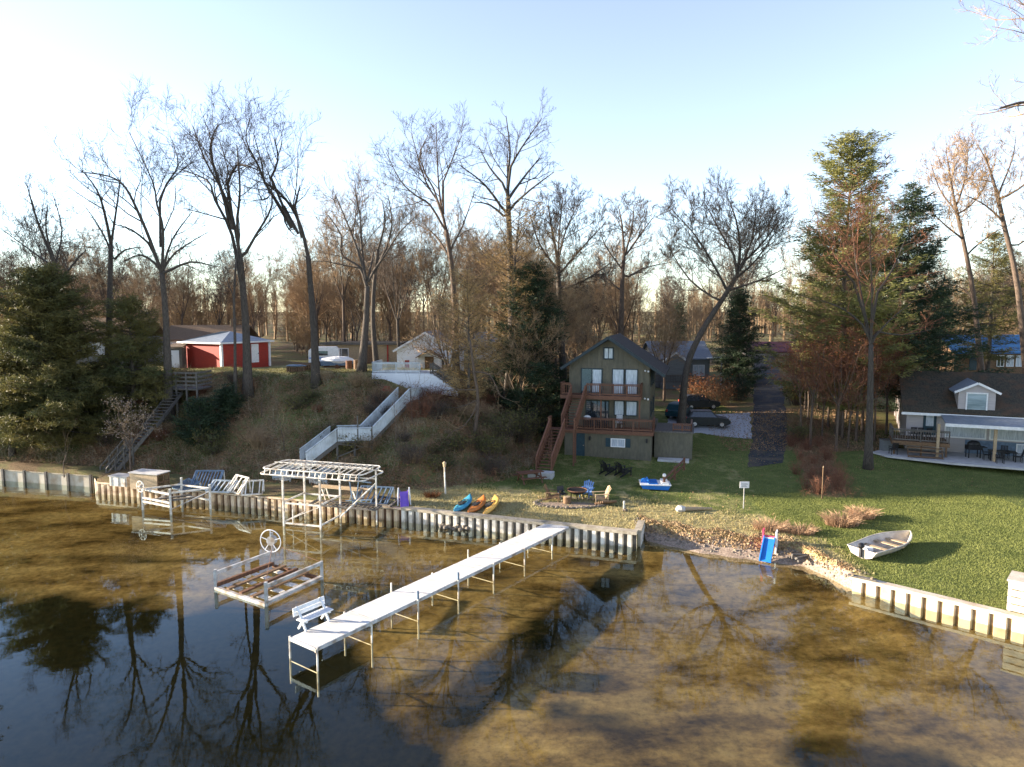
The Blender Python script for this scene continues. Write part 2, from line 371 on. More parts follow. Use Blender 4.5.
# lake
def lakebed():
    m = bpy.data.materials.new('lakebed'); m.use_nodes = True; nt = m.node_tree; N = nt.nodes; L = nt.links
    b = N['Principled BSDF']; b.inputs['Roughness'].default_value = 1; b.inputs['Specular IOR Level'].default_value = 0
    tc = N.new('ShaderNodeTexCoord'); mp = N.new('ShaderNodeMapping'); mp.inputs['Scale'].default_value = (.55, 1.1, 1); mp.inputs['Rotation'].default_value = (0, 0, R(-14))
    L.new(tc.outputs['Object'], mp.inputs['Vector'])
    n1 = N.new('ShaderNodeTexNoise'); n1.inputs['Scale'].default_value = .5; n1.inputs['Detail'].default_value = 9; n1.inputs['Roughness'].default_value = .68
    n2 = N.new('ShaderNodeTexNoise'); n2.inputs['Scale'].default_value = 3.2; n2.inputs['Detail'].default_value = 10; n2.inputs['Roughness'].default_value = .7
    L.new(mp.outputs[0], n1.inputs['Vector']); L.new(tc.outputs['Object'], n2.inputs['Vector'])
    def ramp(f, stops):
        r = N.new('ShaderNodeValToRGB'); e = r.color_ramp.elements
        while len(e) < len(stops): e.new(.5)
        for el, (p, c) in zip(e, stops): el.position = p; el.color = (*c, 1)
        L.new(f, r.inputs['Fac']); return r.outputs['Color']
    c1 = ramp(n1.outputs['Fac'], [(.34, (.05, .034, .014)), (.45, (.14, .096, .04)), (.56, (.22, .158, .07)), (.72, (.3, .23, .11))])
    c2 = ramp(n2.outputs['Fac'], [(.32, (.5, .5, .47)), (.5, (.95, .94, .9)), (.68, (1.3, 1.28, 1.22))])
    mu = N.new('ShaderNodeMixRGB'); mu.blend_type = 'MULTIPLY'; mu.inputs['Fac'].default_value = 1; L.new(c1, mu.inputs['Color1']); L.new(c2, mu.inputs['Color2'])
    a = N.new('ShaderNodeAttribute'); a.attribute_name = 'weed_shade'
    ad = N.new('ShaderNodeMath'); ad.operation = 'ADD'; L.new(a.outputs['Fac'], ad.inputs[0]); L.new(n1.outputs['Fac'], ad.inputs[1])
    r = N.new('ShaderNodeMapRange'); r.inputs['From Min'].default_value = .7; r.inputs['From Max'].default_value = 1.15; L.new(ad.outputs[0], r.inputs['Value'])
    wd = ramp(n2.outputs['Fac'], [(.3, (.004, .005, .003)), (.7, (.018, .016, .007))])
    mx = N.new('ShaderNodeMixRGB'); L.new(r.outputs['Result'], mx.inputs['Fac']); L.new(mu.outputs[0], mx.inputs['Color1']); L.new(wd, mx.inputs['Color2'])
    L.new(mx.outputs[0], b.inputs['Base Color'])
    xs = np.concatenate([np.linspace(-400, -60, 18), np.arange(-58, 45, .7), np.linspace(46, 400, 18)]); ys = np.concatenate([np.linspace(-200, -10, 12), np.arange(-8, 70, .7), [90, 160]])
    X, Y = np.meshgrid(xs, ys, indexing='ij')
    dsh = ysh(X) - Y
    Z = -.42 - .03*np.clip(dsh, 0, 40) - .3*sstep(8, 22, dsh)*sstep(2, -8, X) + wob(X, Y, 2)*.07
    bx_ = (X > BEACH0-1) & (X < BEACH1+1); Z = np.where(bx_ & (dsh < 6), np.minimum(-.05 - .11*np.clip(dsh, 0, 6), Z+.45*(1-np.clip(dsh/6, 0, 1))), Z)
    Z = np.where(dsh < -.8, -2.2, Z)
    s_ = np.minimum((31.6 - .17*(X+7.8)) - Y, (-7.8 + (31.6-Y)*.62) - X) + wob(X, Y, 1.3)*1.2; weed_shade = .95*sstep(-1.2, 3.2, s_)                # near left: darkness of deep water painted into the bed colour
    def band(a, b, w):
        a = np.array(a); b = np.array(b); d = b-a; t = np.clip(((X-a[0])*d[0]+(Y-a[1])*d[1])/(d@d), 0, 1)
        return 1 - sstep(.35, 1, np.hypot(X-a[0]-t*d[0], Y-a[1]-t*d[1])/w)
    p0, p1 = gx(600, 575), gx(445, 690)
    weed_shade = np.maximum(weed_shade, .62*band(p0, p1, 2.0))  # band of shade on the bed, painted in as dark colour
    weed_shade = np.maximum(weed_shade, .6*band(gx(820, 730), gx(930, 745), 2.0)); weed_shade = np.maximum(weed_shade, .5*band(gx(560, 690), gx(625, 705), 1.2))
    weed_shade = np.maximum(weed_shade, .45*band(gx(60, 545), gx(230, 550), .8)); weed_shade = np.maximum(weed_shade, .5*band(gx(330, 690), gx(440, 650), 1.1))
    weed_shade = np.maximum(weed_shade, .4*band(gx(0, 590), gx(200, 590), 1.5))
    nx, nt_ = X.shape; i = np.arange(nx-1)[:, None]*nt_ + np.arange(nt_-1)[None]
    q = np.stack([i, i+nt_, i+nt_+1, i+1], -1).reshape(-1, 4)
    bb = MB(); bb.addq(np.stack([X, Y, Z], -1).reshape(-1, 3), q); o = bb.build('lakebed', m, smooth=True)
    at_ = o.data.attributes.new('weed_shade', 'FLOAT', 'POINT'); at_.data.foreach_set('value', weed_shade.reshape(-1).astype(np.float32))
    tag(o, kind='structure')
lakebed()
def water():
    m = bpy.data.materials.new('lake_water'); m.use_nodes = True; nt = m.node_tree; N = nt.nodes; L = nt.links
    N.remove(N['Principled BSDF']); out = N['Material Output']
    ge = N.new('ShaderNodeNewGeometry'); dt = N.new('ShaderNodeVectorMath'); dt.operation = 'DOT_PRODUCT'
    L.new(ge.outputs['Normal'], dt.inputs[0]); L.new(ge.outputs['Incoming'], dt.inputs[1])
    def math_(op, x, y=None):
        n = N.new('ShaderNodeMath'); n.operation = op
        for k, v in enumerate((x, y)):
            if v is None: continue
            if isinstance(v, (int, float)): n.inputs[k].default_value = v
            else: L.new(v, n.inputs[k])
        return n.outputs[0]
    c_ = math_('ABSOLUTE', dt.outputs['Value']); p5 = math_('POWER', math_('SUBTRACT', 1.0, c_), 5.0)    # Schlick, same from above and below
    mu = N.new('ShaderNodeMath'); mu.operation = 'MULTIPLY_ADD'; mu.inputs[1].default_value = 1.08; mu.inputs[2].default_value = .026; mu.use_clamp = True; L.new(p5, mu.inputs[0])
    tr = N.new('ShaderNodeBsdfTransparent'); tr.inputs['Color'].default_value = (.91, .88, .72, 1)
    gl = N.new('ShaderNodeBsdfGlossy'); gl.inputs['Roughness'].default_value = 0.0; gl.inputs['Color'].default_value = (.72, .93, 1, 1)
    tc = N.new('ShaderNodeTexCoord'); mp = N.new('ShaderNodeMapping'); mp.inputs['Scale'].default_value = (1, 1.8, 1)
    L.new(tc.outputs['Object'], mp.inputs['Vector'])
    nz = N.new('ShaderNodeTexNoise'); nz.inputs['Scale'].default_value = 1.6; nz.inputs['Detail'].default_value = 3; L.new(mp.outputs[0], nz.inputs['Vector'])
    bp = N.new('ShaderNodeBump'); bp.inputs['Strength'].default_value = .035; bp.inputs['Distance'].default_value = .03
    L.new(nz.outputs['Fac'], bp.inputs['Height']); L.new(bp.outputs['Normal'], gl.inputs['Normal'])
    mx = N.new('ShaderNodeMixShader'); L.new(mu.outputs[0], mx.inputs[0]); L.new(tr.outputs[0], mx.inputs[1]); L.new(gl.outputs[0], mx.inputs[2]); L.new(mx.outputs[0], out.inputs['Surface'])
    b = MB(); b.add([(-600, -300, 0), (600, -300, 0), (600, 160, 0), (-600, 160, 0)], [[0, 1, 2, 3]])
    tag(b.build('lake_water', m), kind='structure')
water()

# driveway and gravel
def strip(name, m, left, right, lift=.03, n=70, sub=13):
    b = MB(); left = np.array(left); right = np.array(right); k = len(left)
    s = np.linspace(0, k-1, n); Lx = np.stack([np.interp(s, np.arange(k), left[:, i]) for i in (0, 1)], 1); Rx = np.stack([np.interp(s, np.arange(k), right[:, i]) for i in (0, 1)], 1)
    P = Lx[:, None] + (Rx-Lx)[:, None]*np.linspace(0, 1, sub)[None, :, None]; P = P + np.stack([wob(P[..., 0]*2.1, P[..., 1]*1.7, .8), wob(P[..., 1]*1.9, P[..., 0]*1.3, .8)], -1)*.12 + RNG.normal(size=P.shape)*.05
    Z = terrain(P[..., 0], P[..., 1]) + lift; Z[:, 0] -= lift*2.5; Z[:, -1] -= lift*2.5
    v = np.concatenate([P, Z[..., None]], -1).reshape(-1, 3); i = np.arange(n-1)[:, None]*sub + np.arange(sub-1)[None]
    b.addq(v, np.stack([i, i+1, i+sub+1, i+sub], -1).reshape(-1, 4)); return tag(b.build(name, m, smooth=True), kind='structure')
M_asphalt = mat('asphalt', (.042, .043, .046), (.02, .021, .023), scale=3, rough=.9, bump=.2, dirt=(.11, .085, .055), dirt_scale=.6, dirt_amt=.7)
M_gravel = mat('pale_gravel', (.42, .43, .45), (.28, .29, .3), scale=14, rough=.95, bump=.3)
dl = [onground(745, 468)[:2], onground(750, 440)[:2], at(751, 66)[:2], at(752, 82)[:2], at(752, 110)[:2], at(748, 135)[:2]]
dr = [onground(784, 463)[:2], onground(790, 440)[:2], at(789, 66)[:2], at(784, 82)[:2], at(776, 110)[:2], at(764, 135)[:2]]
strip('driveway', M_asphalt, dl, dr, lift=.03)
gl_ = [at(668, 67.5)[:2], at(700, 68.5)[:2], at(735, 69.5)[:2], at(750, 70)[:2]]; gr_ = [at(668, 61.5)[:2], at(700, 62)[:2], at(735, 60.5)[:2], at(752, 60)[:2]]
strip('gravel_pad', M_gravel, gl_, gr_, lift=.045)

# ------------------------------------------------------------------ light
SUN_EL, SUN_AZ = R(12.5), math.atan2(-1.0, 0.13)       # azimuth measured from +Y towards +X
sv = Vector((math.sin(SUN_AZ)*math.cos(SUN_EL), math.cos(SUN_AZ)*math.cos(SUN_EL), math.sin(SUN_EL)))
wd = bpy.data.worlds.new('World'); scene.world = wd; wd.use_nodes = True
sk = wd.node_tree.nodes.new('ShaderNodeTexSky'); sk.sky_type = 'NISHITA'; sk.sun_disc = False
sk.sun_elevation = SUN_EL; sk.sun_rotation = SUN_AZ; sk.air_density = 1.0; sk.dust_density = .12; sk.ozone_density = 2.5; sk.altitude = 200
bg = wd.node_tree.nodes['Background']; bg.inputs['Strength'].default_value = .092
hs_ = wd.node_tree.nodes.new('ShaderNodeHueSaturation'); hs_.inputs['Saturation'].default_value = .76; hs_.inputs['Hue'].default_value = .517
wd.node_tree.links.new(sk.outputs[0], hs_.inputs['Color']); wd.node_tree.links.new(hs_.outputs[0], bg.inputs['Color'])
ld = bpy.data.lights.new('sun', 'SUN'); ld.energy = 5.0; ld.angle = R(.6); ld.color = (1, .86, .7)
so = bpy.data.objects.new('sun', ld); COL.objects.link(so); so.rotation_euler = sv.to_track_quat('Z', 'Y').to_euler(); so.location = (-40, 0, 40)
vs = scene.view_settings; vs.view_transform = 'Standard'; vs.look = 'None'; vs.gamma = 1; vs.exposure = 2.3; vs.use_curve_mapping = False
scene.cycles.use_denoising = True
scene.cycles.transparent_max_bounces = 12; scene.cycles.max_bounces = 6
# ------------------------------------------------------------------ seawalls
def along(p, q): p = np.array(p, float); q = np.array(q, float); d = q-p; L = np.linalg.norm(d); return p, d/L, L
def sheet_piles(b, p, q, top, period=.52, depth=.2, bottom=-1.4, wide=.5, off=0.0):
    """trapezoid sheet piling; outer faces stand towards the lake (right-hand side of p->q)"""
    p, d, L = along(p, q); n = np.array([d[1], -d[0]]); k = int(round(L/period)); per = L/k; pts = []
    for i in range(k):
        s = i*per; a = per*wide*.86; sl = per*.09
        for t, o in ((0, depth), (a, depth), (a+sl, 0), (per-sl, 0)): pts.append(p + d*(s+t) + n*(o+off))
    pts.append(p + d*L + n*(depth+off)); pts = np.array(pts); m = len(pts)
    v = np.vstack([np.c_[pts, np.full(m, bottom)], np.c_[pts, np.full(m, top)]])
    b.add(v, [[i, i+1, m+i+1, m+i] for i in range(m-1)])
def recesses(b, p, q, top, period=.52, wide=.5, depth=.2):  # strips coloured darker than the outer pile faces
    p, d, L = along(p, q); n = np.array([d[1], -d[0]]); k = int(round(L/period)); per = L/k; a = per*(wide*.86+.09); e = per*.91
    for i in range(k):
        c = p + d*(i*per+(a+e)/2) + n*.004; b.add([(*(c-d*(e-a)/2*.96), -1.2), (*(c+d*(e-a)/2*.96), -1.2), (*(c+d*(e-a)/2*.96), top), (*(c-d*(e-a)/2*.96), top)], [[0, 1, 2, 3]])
def cap(b, p, q, z0, z1, o0, o1, e0=0, e1=0):
    p, d, L = along(p, q); n = np.array([d[1], -d[0]]); a = p - d*e0; c = p + d*(L+e1)
    poly = [np.r_[a+n*o0, z0], np.r_[c+n*o0, z0], np.r_[c+n*o1, z0], np.r_[a+n*o1, z0]]
    b.prism(poly, (0, 0, z1-z0))
M_rustsheet = mat('rust_streaked_cream_steel', (.72, .6, .43), (.48, .34, .2), scale=2.2, rough=.7, stretch=(1, 1, .25), dirt=(.16, .08, .04), dirt_scale=1.5, dirt_amt=.8, bump=.1)
M_greysheet = mat('grey_white_steel', (.74, .7, .61), (.55, .5, .41), scale=2.2, rough=.6, stretch=(1, 1, .3), dirt=(.22, .16, .1), dirt_scale=1.6, dirt_amt=.6, bump=.1)
M_whitesheet = mat('cream_steel', (.55, .5, .4), (.42, .36, .27), scale=2, rough=.6, stretch=(1, 1, .4), dirt=(.3, .19, .1), dirt_scale=1.3, dirt_amt=.55)
M_darkbrown = mat('dark_brown_recess', (.17, .09, .05), (.08, .045, .028), scale=3, rough=.9)
M_darkgrey = mat('dark_grey_recess', (.15, .14, .12), (.08, .07, .06), scale=3, rough=.9)
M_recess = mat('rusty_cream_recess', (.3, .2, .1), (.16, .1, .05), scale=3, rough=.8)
M_capwood = mat('bleached_cap_board', (.42, .37, .28), (.27, .23, .17), scale=5, rough=.85, bump=.2, dirt=(.2, .16, .1))

w = thing('seawall', 'low flat white panelled seawall with dark upright piles at the left of the shore', 'seawall', (*SW_A, 0))
o2 = np.array(SW_A)
def rel(p, o): return np.array(p, float) - np.array(o, float)
b = MB(); far = rel((SW_A[0]-25, SW_A[1]+3.5), o2); cap(b, far, (0, 0), -1.4, .8, -.02, .05); cap(b, (0, 0), rel(SW_B, o2), -1.4, .8, -.02, .05); b.build('panel', M_whitesheet, w)
b = MB(); cap(b, far, (0, 0), .803, .87, -.2, .1); cap(b, (0, 0), rel(SW_B, o2), .803, .87, -.2, .1); b.build('cap', M_capwood, w)
pa, dd, LL = along((0, 0), rel(SW_B, o2)); k = 8
for i in range(k):
    s = .35 + i*(LL-.5)/(k-1); c = pa + dd*s; n = np.array([dd[1], -dd[0]])
    b = MB(); b.box((c[0]+n[0]*.12, c[1]+n[1]*.12, -.2), (.17, .14, 2.3), rz=math.atan2(dd[1], dd[0])); b.build('pile', M_greywood, w)
w = thing('seawall', 'rust streaked corrugated sheet pile seawall below the wooded bluff', 'seawall', (*SW_C, 0))
b = MB(); sheet_piles(b, (0, 0), rel(SW_D, SW_C), .72); pts = rel((SW_B[0]+.1, SW_B[1]), SW_C); cap(b, pts, (0, 0), -1.4, .72, 0, .04); b.build('sheet_piling', M_rustsheet, w)
b = MB(); recesses(b, (0, 0), rel(SW_D, SW_C), .715); b.build('recess', M_darkbrown, w)
b = MB(); cap(b, (0, 0), rel(SW_D, SW_C), .722, .82, -.22, .1, .1); b.build('cap', M_rustsheet, w)
w = thing('seawall', 'grey white corrugated seawall with bleached board cap where the pier joins the lawn', 'seawall', (*SW_D, 0))
ret = (SW_E[0]+.62, SW_E[1]+2.1)
b = MB(); sheet_piles(b, (0, 0), rel(SW_E, SW_D), .74, period=.5); sheet_piles(b, rel(SW_E, SW_D), rel(ret, SW_D), .74, period=.5); b.build('sheet_piling', M_greysheet, w)
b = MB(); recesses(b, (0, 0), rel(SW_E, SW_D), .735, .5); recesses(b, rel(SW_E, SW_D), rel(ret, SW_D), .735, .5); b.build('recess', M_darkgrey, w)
b = MB(); cap(b, (0, 0), rel(SW_E, SW_D), .742, .9, -.3, .22); cap(b, rel(SW_E, SW_D), rel(ret, SW_D), .745, .903, -.2, .2, -.25, 0); b.build('cap', M_capwood, w)
w = thing('seawall', 'cream white sheet pile seawall with regular rusty recesses edging the right-hand lawn', 'seawall', (*SW_F, 0))
b = MB(); pth = rel(SW_H, SW_F); sheet_piles(b, (0, 0), pth, .54, period=.62, depth=.14, wide=.74); b.build('sheet_piling', M_whitesheet, w)
b = MB(); cap(b, (0, 0), pth, .543, .68, -.24, .19, .1); b.build('cap', M_whitesheet, w)
b = MB(); p_, d_, L_ = along((0, 0), pth); n_ = np.array([d_[1], -d_[0]]); k_ = int(round(L_/.62)); per = L_/k_
for i in range(min(k_, 30)):
    c = p_ + d_*(i+.86)*per + n_*.022; b.box((*c, -.0), (.125, .012, 1.0), rz=math.atan2(d_[1], d_[0]))
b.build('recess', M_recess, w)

# ------------------------------------------------------------------ trees
UP = np.array([0, 0, 1.0])
def unit(v): return v/(np.linalg.norm(v)+1e-9)
def rot_about(v, ax, a): return v*math.cos(a) + np.cross(ax, v)*math.sin(a) + ax*(ax @ v)*(1-math.cos(a))
def branch_line(rng, p, d, L, k=4, curl=.25, up=.15):
    pts = [p]; d = unit(d)
    for i in range(k):
        d = unit(d + rng.normal(size=3)*curl*.5 + UP*up/k); pts.append(pts[-1] + d*L/k)
    return np.array(pts)
def interp_line(pts, t):
    s = t*(len(pts)-1); i = min(int(s), len(pts)-2); f = s-i; return pts[i]*(1-f)+pts[i+1]*f, unit(pts[i+1]-pts[i])
def grow(limbs, rng, tb, cb, levels=((6, .5, .35), (5, .5, .3), (6, .5, .2)), twig=(6, .5), rmin=.012, up=.25, spread=(28, 62), tw_r=.011, sides=(6, 4, 3)):
    """limbs: [(points, r0, r1)]. big limbs go into tb; small wood and twigs into cb."""
    cur = limbs; ta, te, tr = [], [], []
    for lv, (n, ratio, t0) in enumerate(levels):
        nxt = []
        for pts, r0, r1 in cur:
            L = np.linalg.norm(np.diff(pts, axis=0), axis=1).sum(); m = max(1, int(n*min(1.6, max(.5, L/ (5.0*ratio**lv)))+rng.uniform(0, .9)))
            for j in range(m):
                t = t0 + (1-t0)*(j+rng.uniform(.1, .9))/m; p, d = interp_line(pts, min(t, .98)); ax = unit(np.cross(d, rng.normal(size=3)))
                nd = rot_about(d, ax, R(rng.uniform(*spread))); nd = unit(nd + UP*up*.5)
                l = L*ratio*(1.15-.55*t)*rng.uniform(.65, 1.2); rr = max(rmin, (r0+(r1-r0)*t)*.58*rng.uniform(.7, 1))
                nxt.append((branch_line(rng, p, nd, l, 4 if lv < 2 else 3, .35, up), rr, max(rmin*.6, rr*.3)))
        for pts, r0, r1 in nxt:
            cb.tube(pts, np.linspace(r0, r1, len(pts)), n=sides[min(lv+1, len(sides)-1)], cap=False)
        cur = nxt
    n, ratio = twig
    for pts, r0, r1 in cur:
        L = np.linalg.norm(pts[-1]-pts[0])
        for j in range(n):
            t = .15+.85*(j+rng.uniform(0, 1))/n; p, d = interp_line(pts, min(t, .98)); ax = unit(np.cross(d, rng.normal(size=3)))
            nd = unit(rot_about(d, ax, R(rng.uniform(20, 55))) + UP*.2); ta.append(p); te.append(p + nd*L*ratio*rng.uniform(.6, 1.2) + rng.normal(size=3)*.03); tr.append(tw_r*rng.uniform(.7, 1.1))
    if ta: cb.cones(np.array(ta), np.array(te), np.array(tr))
    return np.array(te) if te else np.zeros((0, 3))
def smooth_line(pts, sub=3):
    p = np.array(pts, float); 
    if len(p) < 3: return p
    out = []; k = len(p)
    for i in range(k-1):
        p0 = p[max(i-1, 0)]; p1 = p[i]; p2 = p[i+1]; p3 = p[min(i+2, k-1)]
        for s in range(sub):
            t = s/sub; out.append(.5*((2*p1)+(-p0+p2)*t+(2*p0-5*p1+4*p2-p3)*t*t+(-p0+3*p1-3*p2+p3)*t**3))
    out.append(p[-1]); return np.array(out)
def make_tree(name, label, Y, trunk, limbs, r, seed, group=None, bark=None, twigm=None, cat='tree', base=None, **kw):
    """trunk, limbs: pixel polylines measured on the photo, set at distance Y with limbs fanning in depth"""
    rng = np.random.default_rng(seed); bs = at(trunk[0][0], Y) if base is None else np.asarray(base, float); Y = bs[1]
    root = thing(name, label, cat, bs, 0, group)
    def conv(pl, fan):
        q = [D(px, py, Y + fan*i/max(1, len(pl)-1)) - bs for i, (px, py) in enumerate(pl)]; return smooth_line(q)
    T = [D(px, py, Y)-bs for px, py in trunk]; T[0] = np.array([0, 0, -.3]); T = smooth_line(T)
    hT = T[-1][2]; rad = r*(1 - .45*np.clip(T[:, 2]/max(hT, 1), 0, 1)); rad[0] *= 1.45
    if len(rad) > 2: rad[1] *= 1.12
    tb, cb = MB(), MB(); tb.tube(T, rad, n=9); LB = []
    for j, l in enumerate(limbs):
        fan = rng.uniform(-1, 1)*3.5; pts = conv(l, fan); r0 = rad[-1]*(.8 if j == 0 else rng.uniform(.5, .7))
        pts[0] = T[np.argmin(np.linalg.norm(T-pts[0], axis=1))]*.6 + pts[0]*.4
        tb.tube(pts, np.linspace(r0, r0*.22, len(pts)), n=7, cap=False); LB.append((pts, r0, r0*.22))
    if kw.pop('trunk_twigs', True): LB.append((T[len(T)//2:], rad[-1]*.4, rad[-1]*.3))
    grow(LB, rng, tb, cb, **kw)
    tb.build('trunk', bark or M_bark, root, smooth=True); cb.build('crown', twigm or M_twig, root)
    return root
def auto_limbs(rng, h, fork, n=5, lean=.0, wide=.35):
    """self-made skeleton in metres: trunk to the fork, then a fan of limbs"""
    T = smooth_line([np.array([0, 0, -.3]), np.array([lean*.3, 0, fork*.5]), np.array([lean, rng.normal()*.2, fork])]); limbs = []
    for i in range(n):
        a = 2*PI*i/n + rng.uniform(-.4, .4); sp = wide*rng.uniform(.4, 1.2); p = T[-1]*rng.uniform(.82, 1); top = h*rng.uniform(.8, 1.0)
        q = np.array([math.cos(a), math.sin(a), 0]); mid = p + q*sp*(top-p[2])*.6 + UP*(top-p[2])*.45
        limbs.append(smooth_line([p, mid, p + q*sp*(top-p[2]) + UP*(top-p[2]) + rng.normal(size=3)*.3]))
    return T, limbs
def make_auto(name, label, loc, h, fork, r, seed, n=5, wide=.35, lean=0.0, group=None, bark=None, twigm=None, cat='tree', rz=0, **kw):
    rng = np.random.default_rng(seed); root = thing(name, label, cat, loc, rz, group); T, limbs = auto_limbs(rng, h, fork, n, lean, wide)
    tb, cb = MB(), MB(); rad = r*(1-.4*np.linspace(0, 1, len(T))); rad[0] *= 1.4; tb.tube(T, rad, n=8); LB = []
    for pts in limbs:
        r0 = rad[-1]*rng.uniform(.5, .8); tb.tube(pts, np.linspace(r0, r0*.2, len(pts)), n=6, cap=False); LB.append((pts, r0, r0*.2))
    ends = grow(LB, rng, tb, cb, **kw)
    tb.build('trunk', bark or M_bark, root, smooth=True); cb.build('crown', twigm or M_twig, root)
    return root, ends
def leafy(root, ends, m, n, size, rng, spread=.25, name='foliage'):
    b = MB(); i = rng.integers(0, len(ends), n); b.leaves(ends[i] + rng.normal(size=(n, 3))*spread, rng.uniform(.6, 1.2, n)*size); return b.build(name, m, root)
def make_conifer(name, label, loc, h, rad, seed, m, z0=.12, whorl=.75, nb=6, droop=-.15, clump=9, ndl=16, nlen=.34, nwid=.05, trunk_r=.3, prof=.8, gap=.25, bark=None, group=None, cat='tree', lean=(0, 0), flat=.5):
    rng = np.random.default_rng(seed); root = thing(name, label, cat, loc, 0, group); tb, cb = MB(), MB()
    z = np.linspace(-.3, h*.98, 9); T = np.c_[lean[0]*z/h + .12*np.sin(z*.3), lean[1]*z/h, z]; tb.tube(T, np.linspace(trunk_r, .03, 9), n=8)
    bs, tp = [], []; zz = h*z0; lob = rng.uniform(0, 6.28, 4)
    while zz < h*.985:
        f = (zz-h*z0)/(h*(1-z0)); L0 = rad*min(1, .55+f*4)*(1-f)**prof + .25
        nbr = max(3, int(nb*(1 - .3*f)))
        for j in range(nbr):
            if rng.uniform() < gap: continue
            a = 2*PI*j/nbr + rng.uniform(-.5, .5); L = L0*rng.uniform(.55, 1.12)*(1+.18*math.sin(a*2+lob[0]+zz*.35)); q = np.array([math.cos(a), math.sin(a), 0])
            p = np.array([np.interp(zz, T[:, 2], T[:, 0]), np.interp(zz, T[:, 2], T[:, 1]), zz+rng.uniform(-.2, .2)])
            dr = droop + .5*f; pts = np.array([p + q*L*s + UP*(dr*L*s + .22*L*s*s) for s in (0, .35, .7, 1)])
            tb.tube(pts, np.linspace(.05*trunk_r/.3+.01, .012, 4), n=3, cap=False)
            nc = max(2, int(clump*L/rad+1.5))
            for c in range(nc):
                s = .22+.78*(c+rng.uniform(0, 1))/nc; cp, _ = interp_line(pts, min(s, .99)); wv = .34*L*(1-s*.6); side = np.array([-q[1], q[0], 0])
                cp = cp + side*rng.uniform(-1, 1)*wv*.8 + UP*rng.normal()*.12
                k = ndl; dirs = rng.normal(size=(k, 3)); dirs[:, 2] *= flat; dirs += q*.5 + UP*.15; dirs /= np.linalg.norm(dirs, axis=1)[:, None]
                o_ = cp + rng.normal(size=(k, 3))*np.array([.22, .22, .1])*max(.5, nlen/.34); bs.append(o_); tp.append(o_ + dirs*nlen*rng.uniform(.6, 1.3, (k, 1)))
        zz += whorl*rng.uniform(.7, 1.2)*(1-.35*f)
    bs = np.vstack(bs); tp = np.vstack(tp); cb.blades(bs, tp, nwid*rng.uniform(.7, 1.4, len(bs)))
    tb.build('trunk', bark or M_bark, root, smooth=True); cb.build('crown', m, root); return root

BIG = dict(levels=((6, .5, .22), (5, .5, .25), (4, .55, .2)), twig=(5, .6), rmin=.01, tw_r=.009)
make_tree('bare_tree', 'bare tree with V-spread limbs rising behind the dark hemlock at far left', 59, [(58, 345), (57, 300), (55, 265)],
  [[(55, 265), (37, 220), (27, 185)], [(55, 265), (62, 230), (52, 192)], [(55, 268), (30, 250), (0, 228)], [(58, 285), (75, 262), (86, 250)], [(55, 262), (46, 232), (48, 205)]], .33, 1, **BIG)
make_tree('bare_tree', 'bare tree with a straight trunk between the V-shaped tree and the fan-shaped one', 60, [(107, 350), (110, 292), (111, 245)],
  [[(111, 245), (105, 215), (97, 190), (80, 168)], [(111, 245), (117, 205), (121, 175)], [(112, 262), (125, 250), (142, 247)], [(111, 250), (98, 225), (84, 205)]], .32, 2, **BIG)
make_tree('bare_tree', 'broad bare tree with limbs opening like a fan, left of the red building', 57, [(169, 392), (166, 320), (162, 273)],
  [[(161, 272), (150, 240), (138, 212), (125, 187), (108, 176), (78, 172)], [(162, 272), (163, 230), (157, 205), (152, 180), (129, 132)], [(158, 208), (166, 185), (178, 165), (172, 140)], [(163, 270), (172, 240), (192, 212)],
   [(165, 273), (190, 262), (217, 267)], [(154, 248), (132, 230), (112, 224)], [(162, 272), (176, 252), (208, 232)], [(160, 268), (142, 255), (122, 262)]], .35, 3, **BIG)
make_tree('bare_tree', 'tall bare tree with a thick grey trunk standing before the red building', 58, [(248, 384), (246, 330), (243, 288), (240, 255)],
  [[(242, 290), (232, 235), (215, 200), (207, 180), (176, 168)], [(240, 255), (232, 215), (222, 190), (205, 160), (193, 126)], [(236, 228), (240, 190), (237, 145)], [(243, 258), (256, 235), (272, 205), (268, 170)], [(225, 192), (237, 165), (262, 172)], [(222, 190), (210, 150), (218, 124)]], .38, 4, **BIG)
make_tree('bare_tree', 'slim bare tree with a pole-thin trunk before the red building', 57.4, [(235, 388), (235, 340), (234, 300), (236, 262)], [[(236, 262), (240, 235), (238, 212)], [(235, 300), (225, 275), (220, 255)], [(235, 290), (243, 270), (250, 258)]], .14, 5, **BIG)
make_tree('bare_tree', 'bare tree with a broken stub and its top bent to the left', 58, [(316, 378), (314, 330), (310, 280), (308, 256)],
  [[(308, 256), (302, 230), (292, 208), (277, 190), (265, 182), (262, 165), (254, 135)], [(266, 186), (258, 165), (246, 140), (250, 118)], [(294, 210), (297, 198), (300, 185)], [(284, 200), (285, 222), (294, 235)], [(268, 184), (278, 160), (274, 138)], [(276, 190), (262, 200), (256, 178)]], .35, 6, **BIG)
make_tree('broken_limb_tree', 'dark bare tree with a snapped-off upright limb, left of the white cottage', 61, [(361, 373), (366, 320), (367, 286)],
  [[(366, 285), (360, 268), (342, 255), (341, 235), (328, 215)], [(366, 282), (362, 250), (360, 215), (354, 188)], [(370, 276), (385, 255), (400, 232), (420, 213)], [(370, 270), (373, 255), (374, 243)], [(365, 270), (350, 230), (336, 196)], [(384, 256), (392, 225), (388, 195)]], .37, 7, **BIG)
make_tree('bare_tree', 'slender dark tree crossing behind the trunk with the snapped limb', 63, [(377, 368), (373, 325), (374, 285), (378, 250)], [[(378, 250), (385, 222), (382, 200)], [(374, 285), (366, 262), (352, 250)], [(377, 262), (392, 245), (405, 242)]], .26, 8, **BIG)
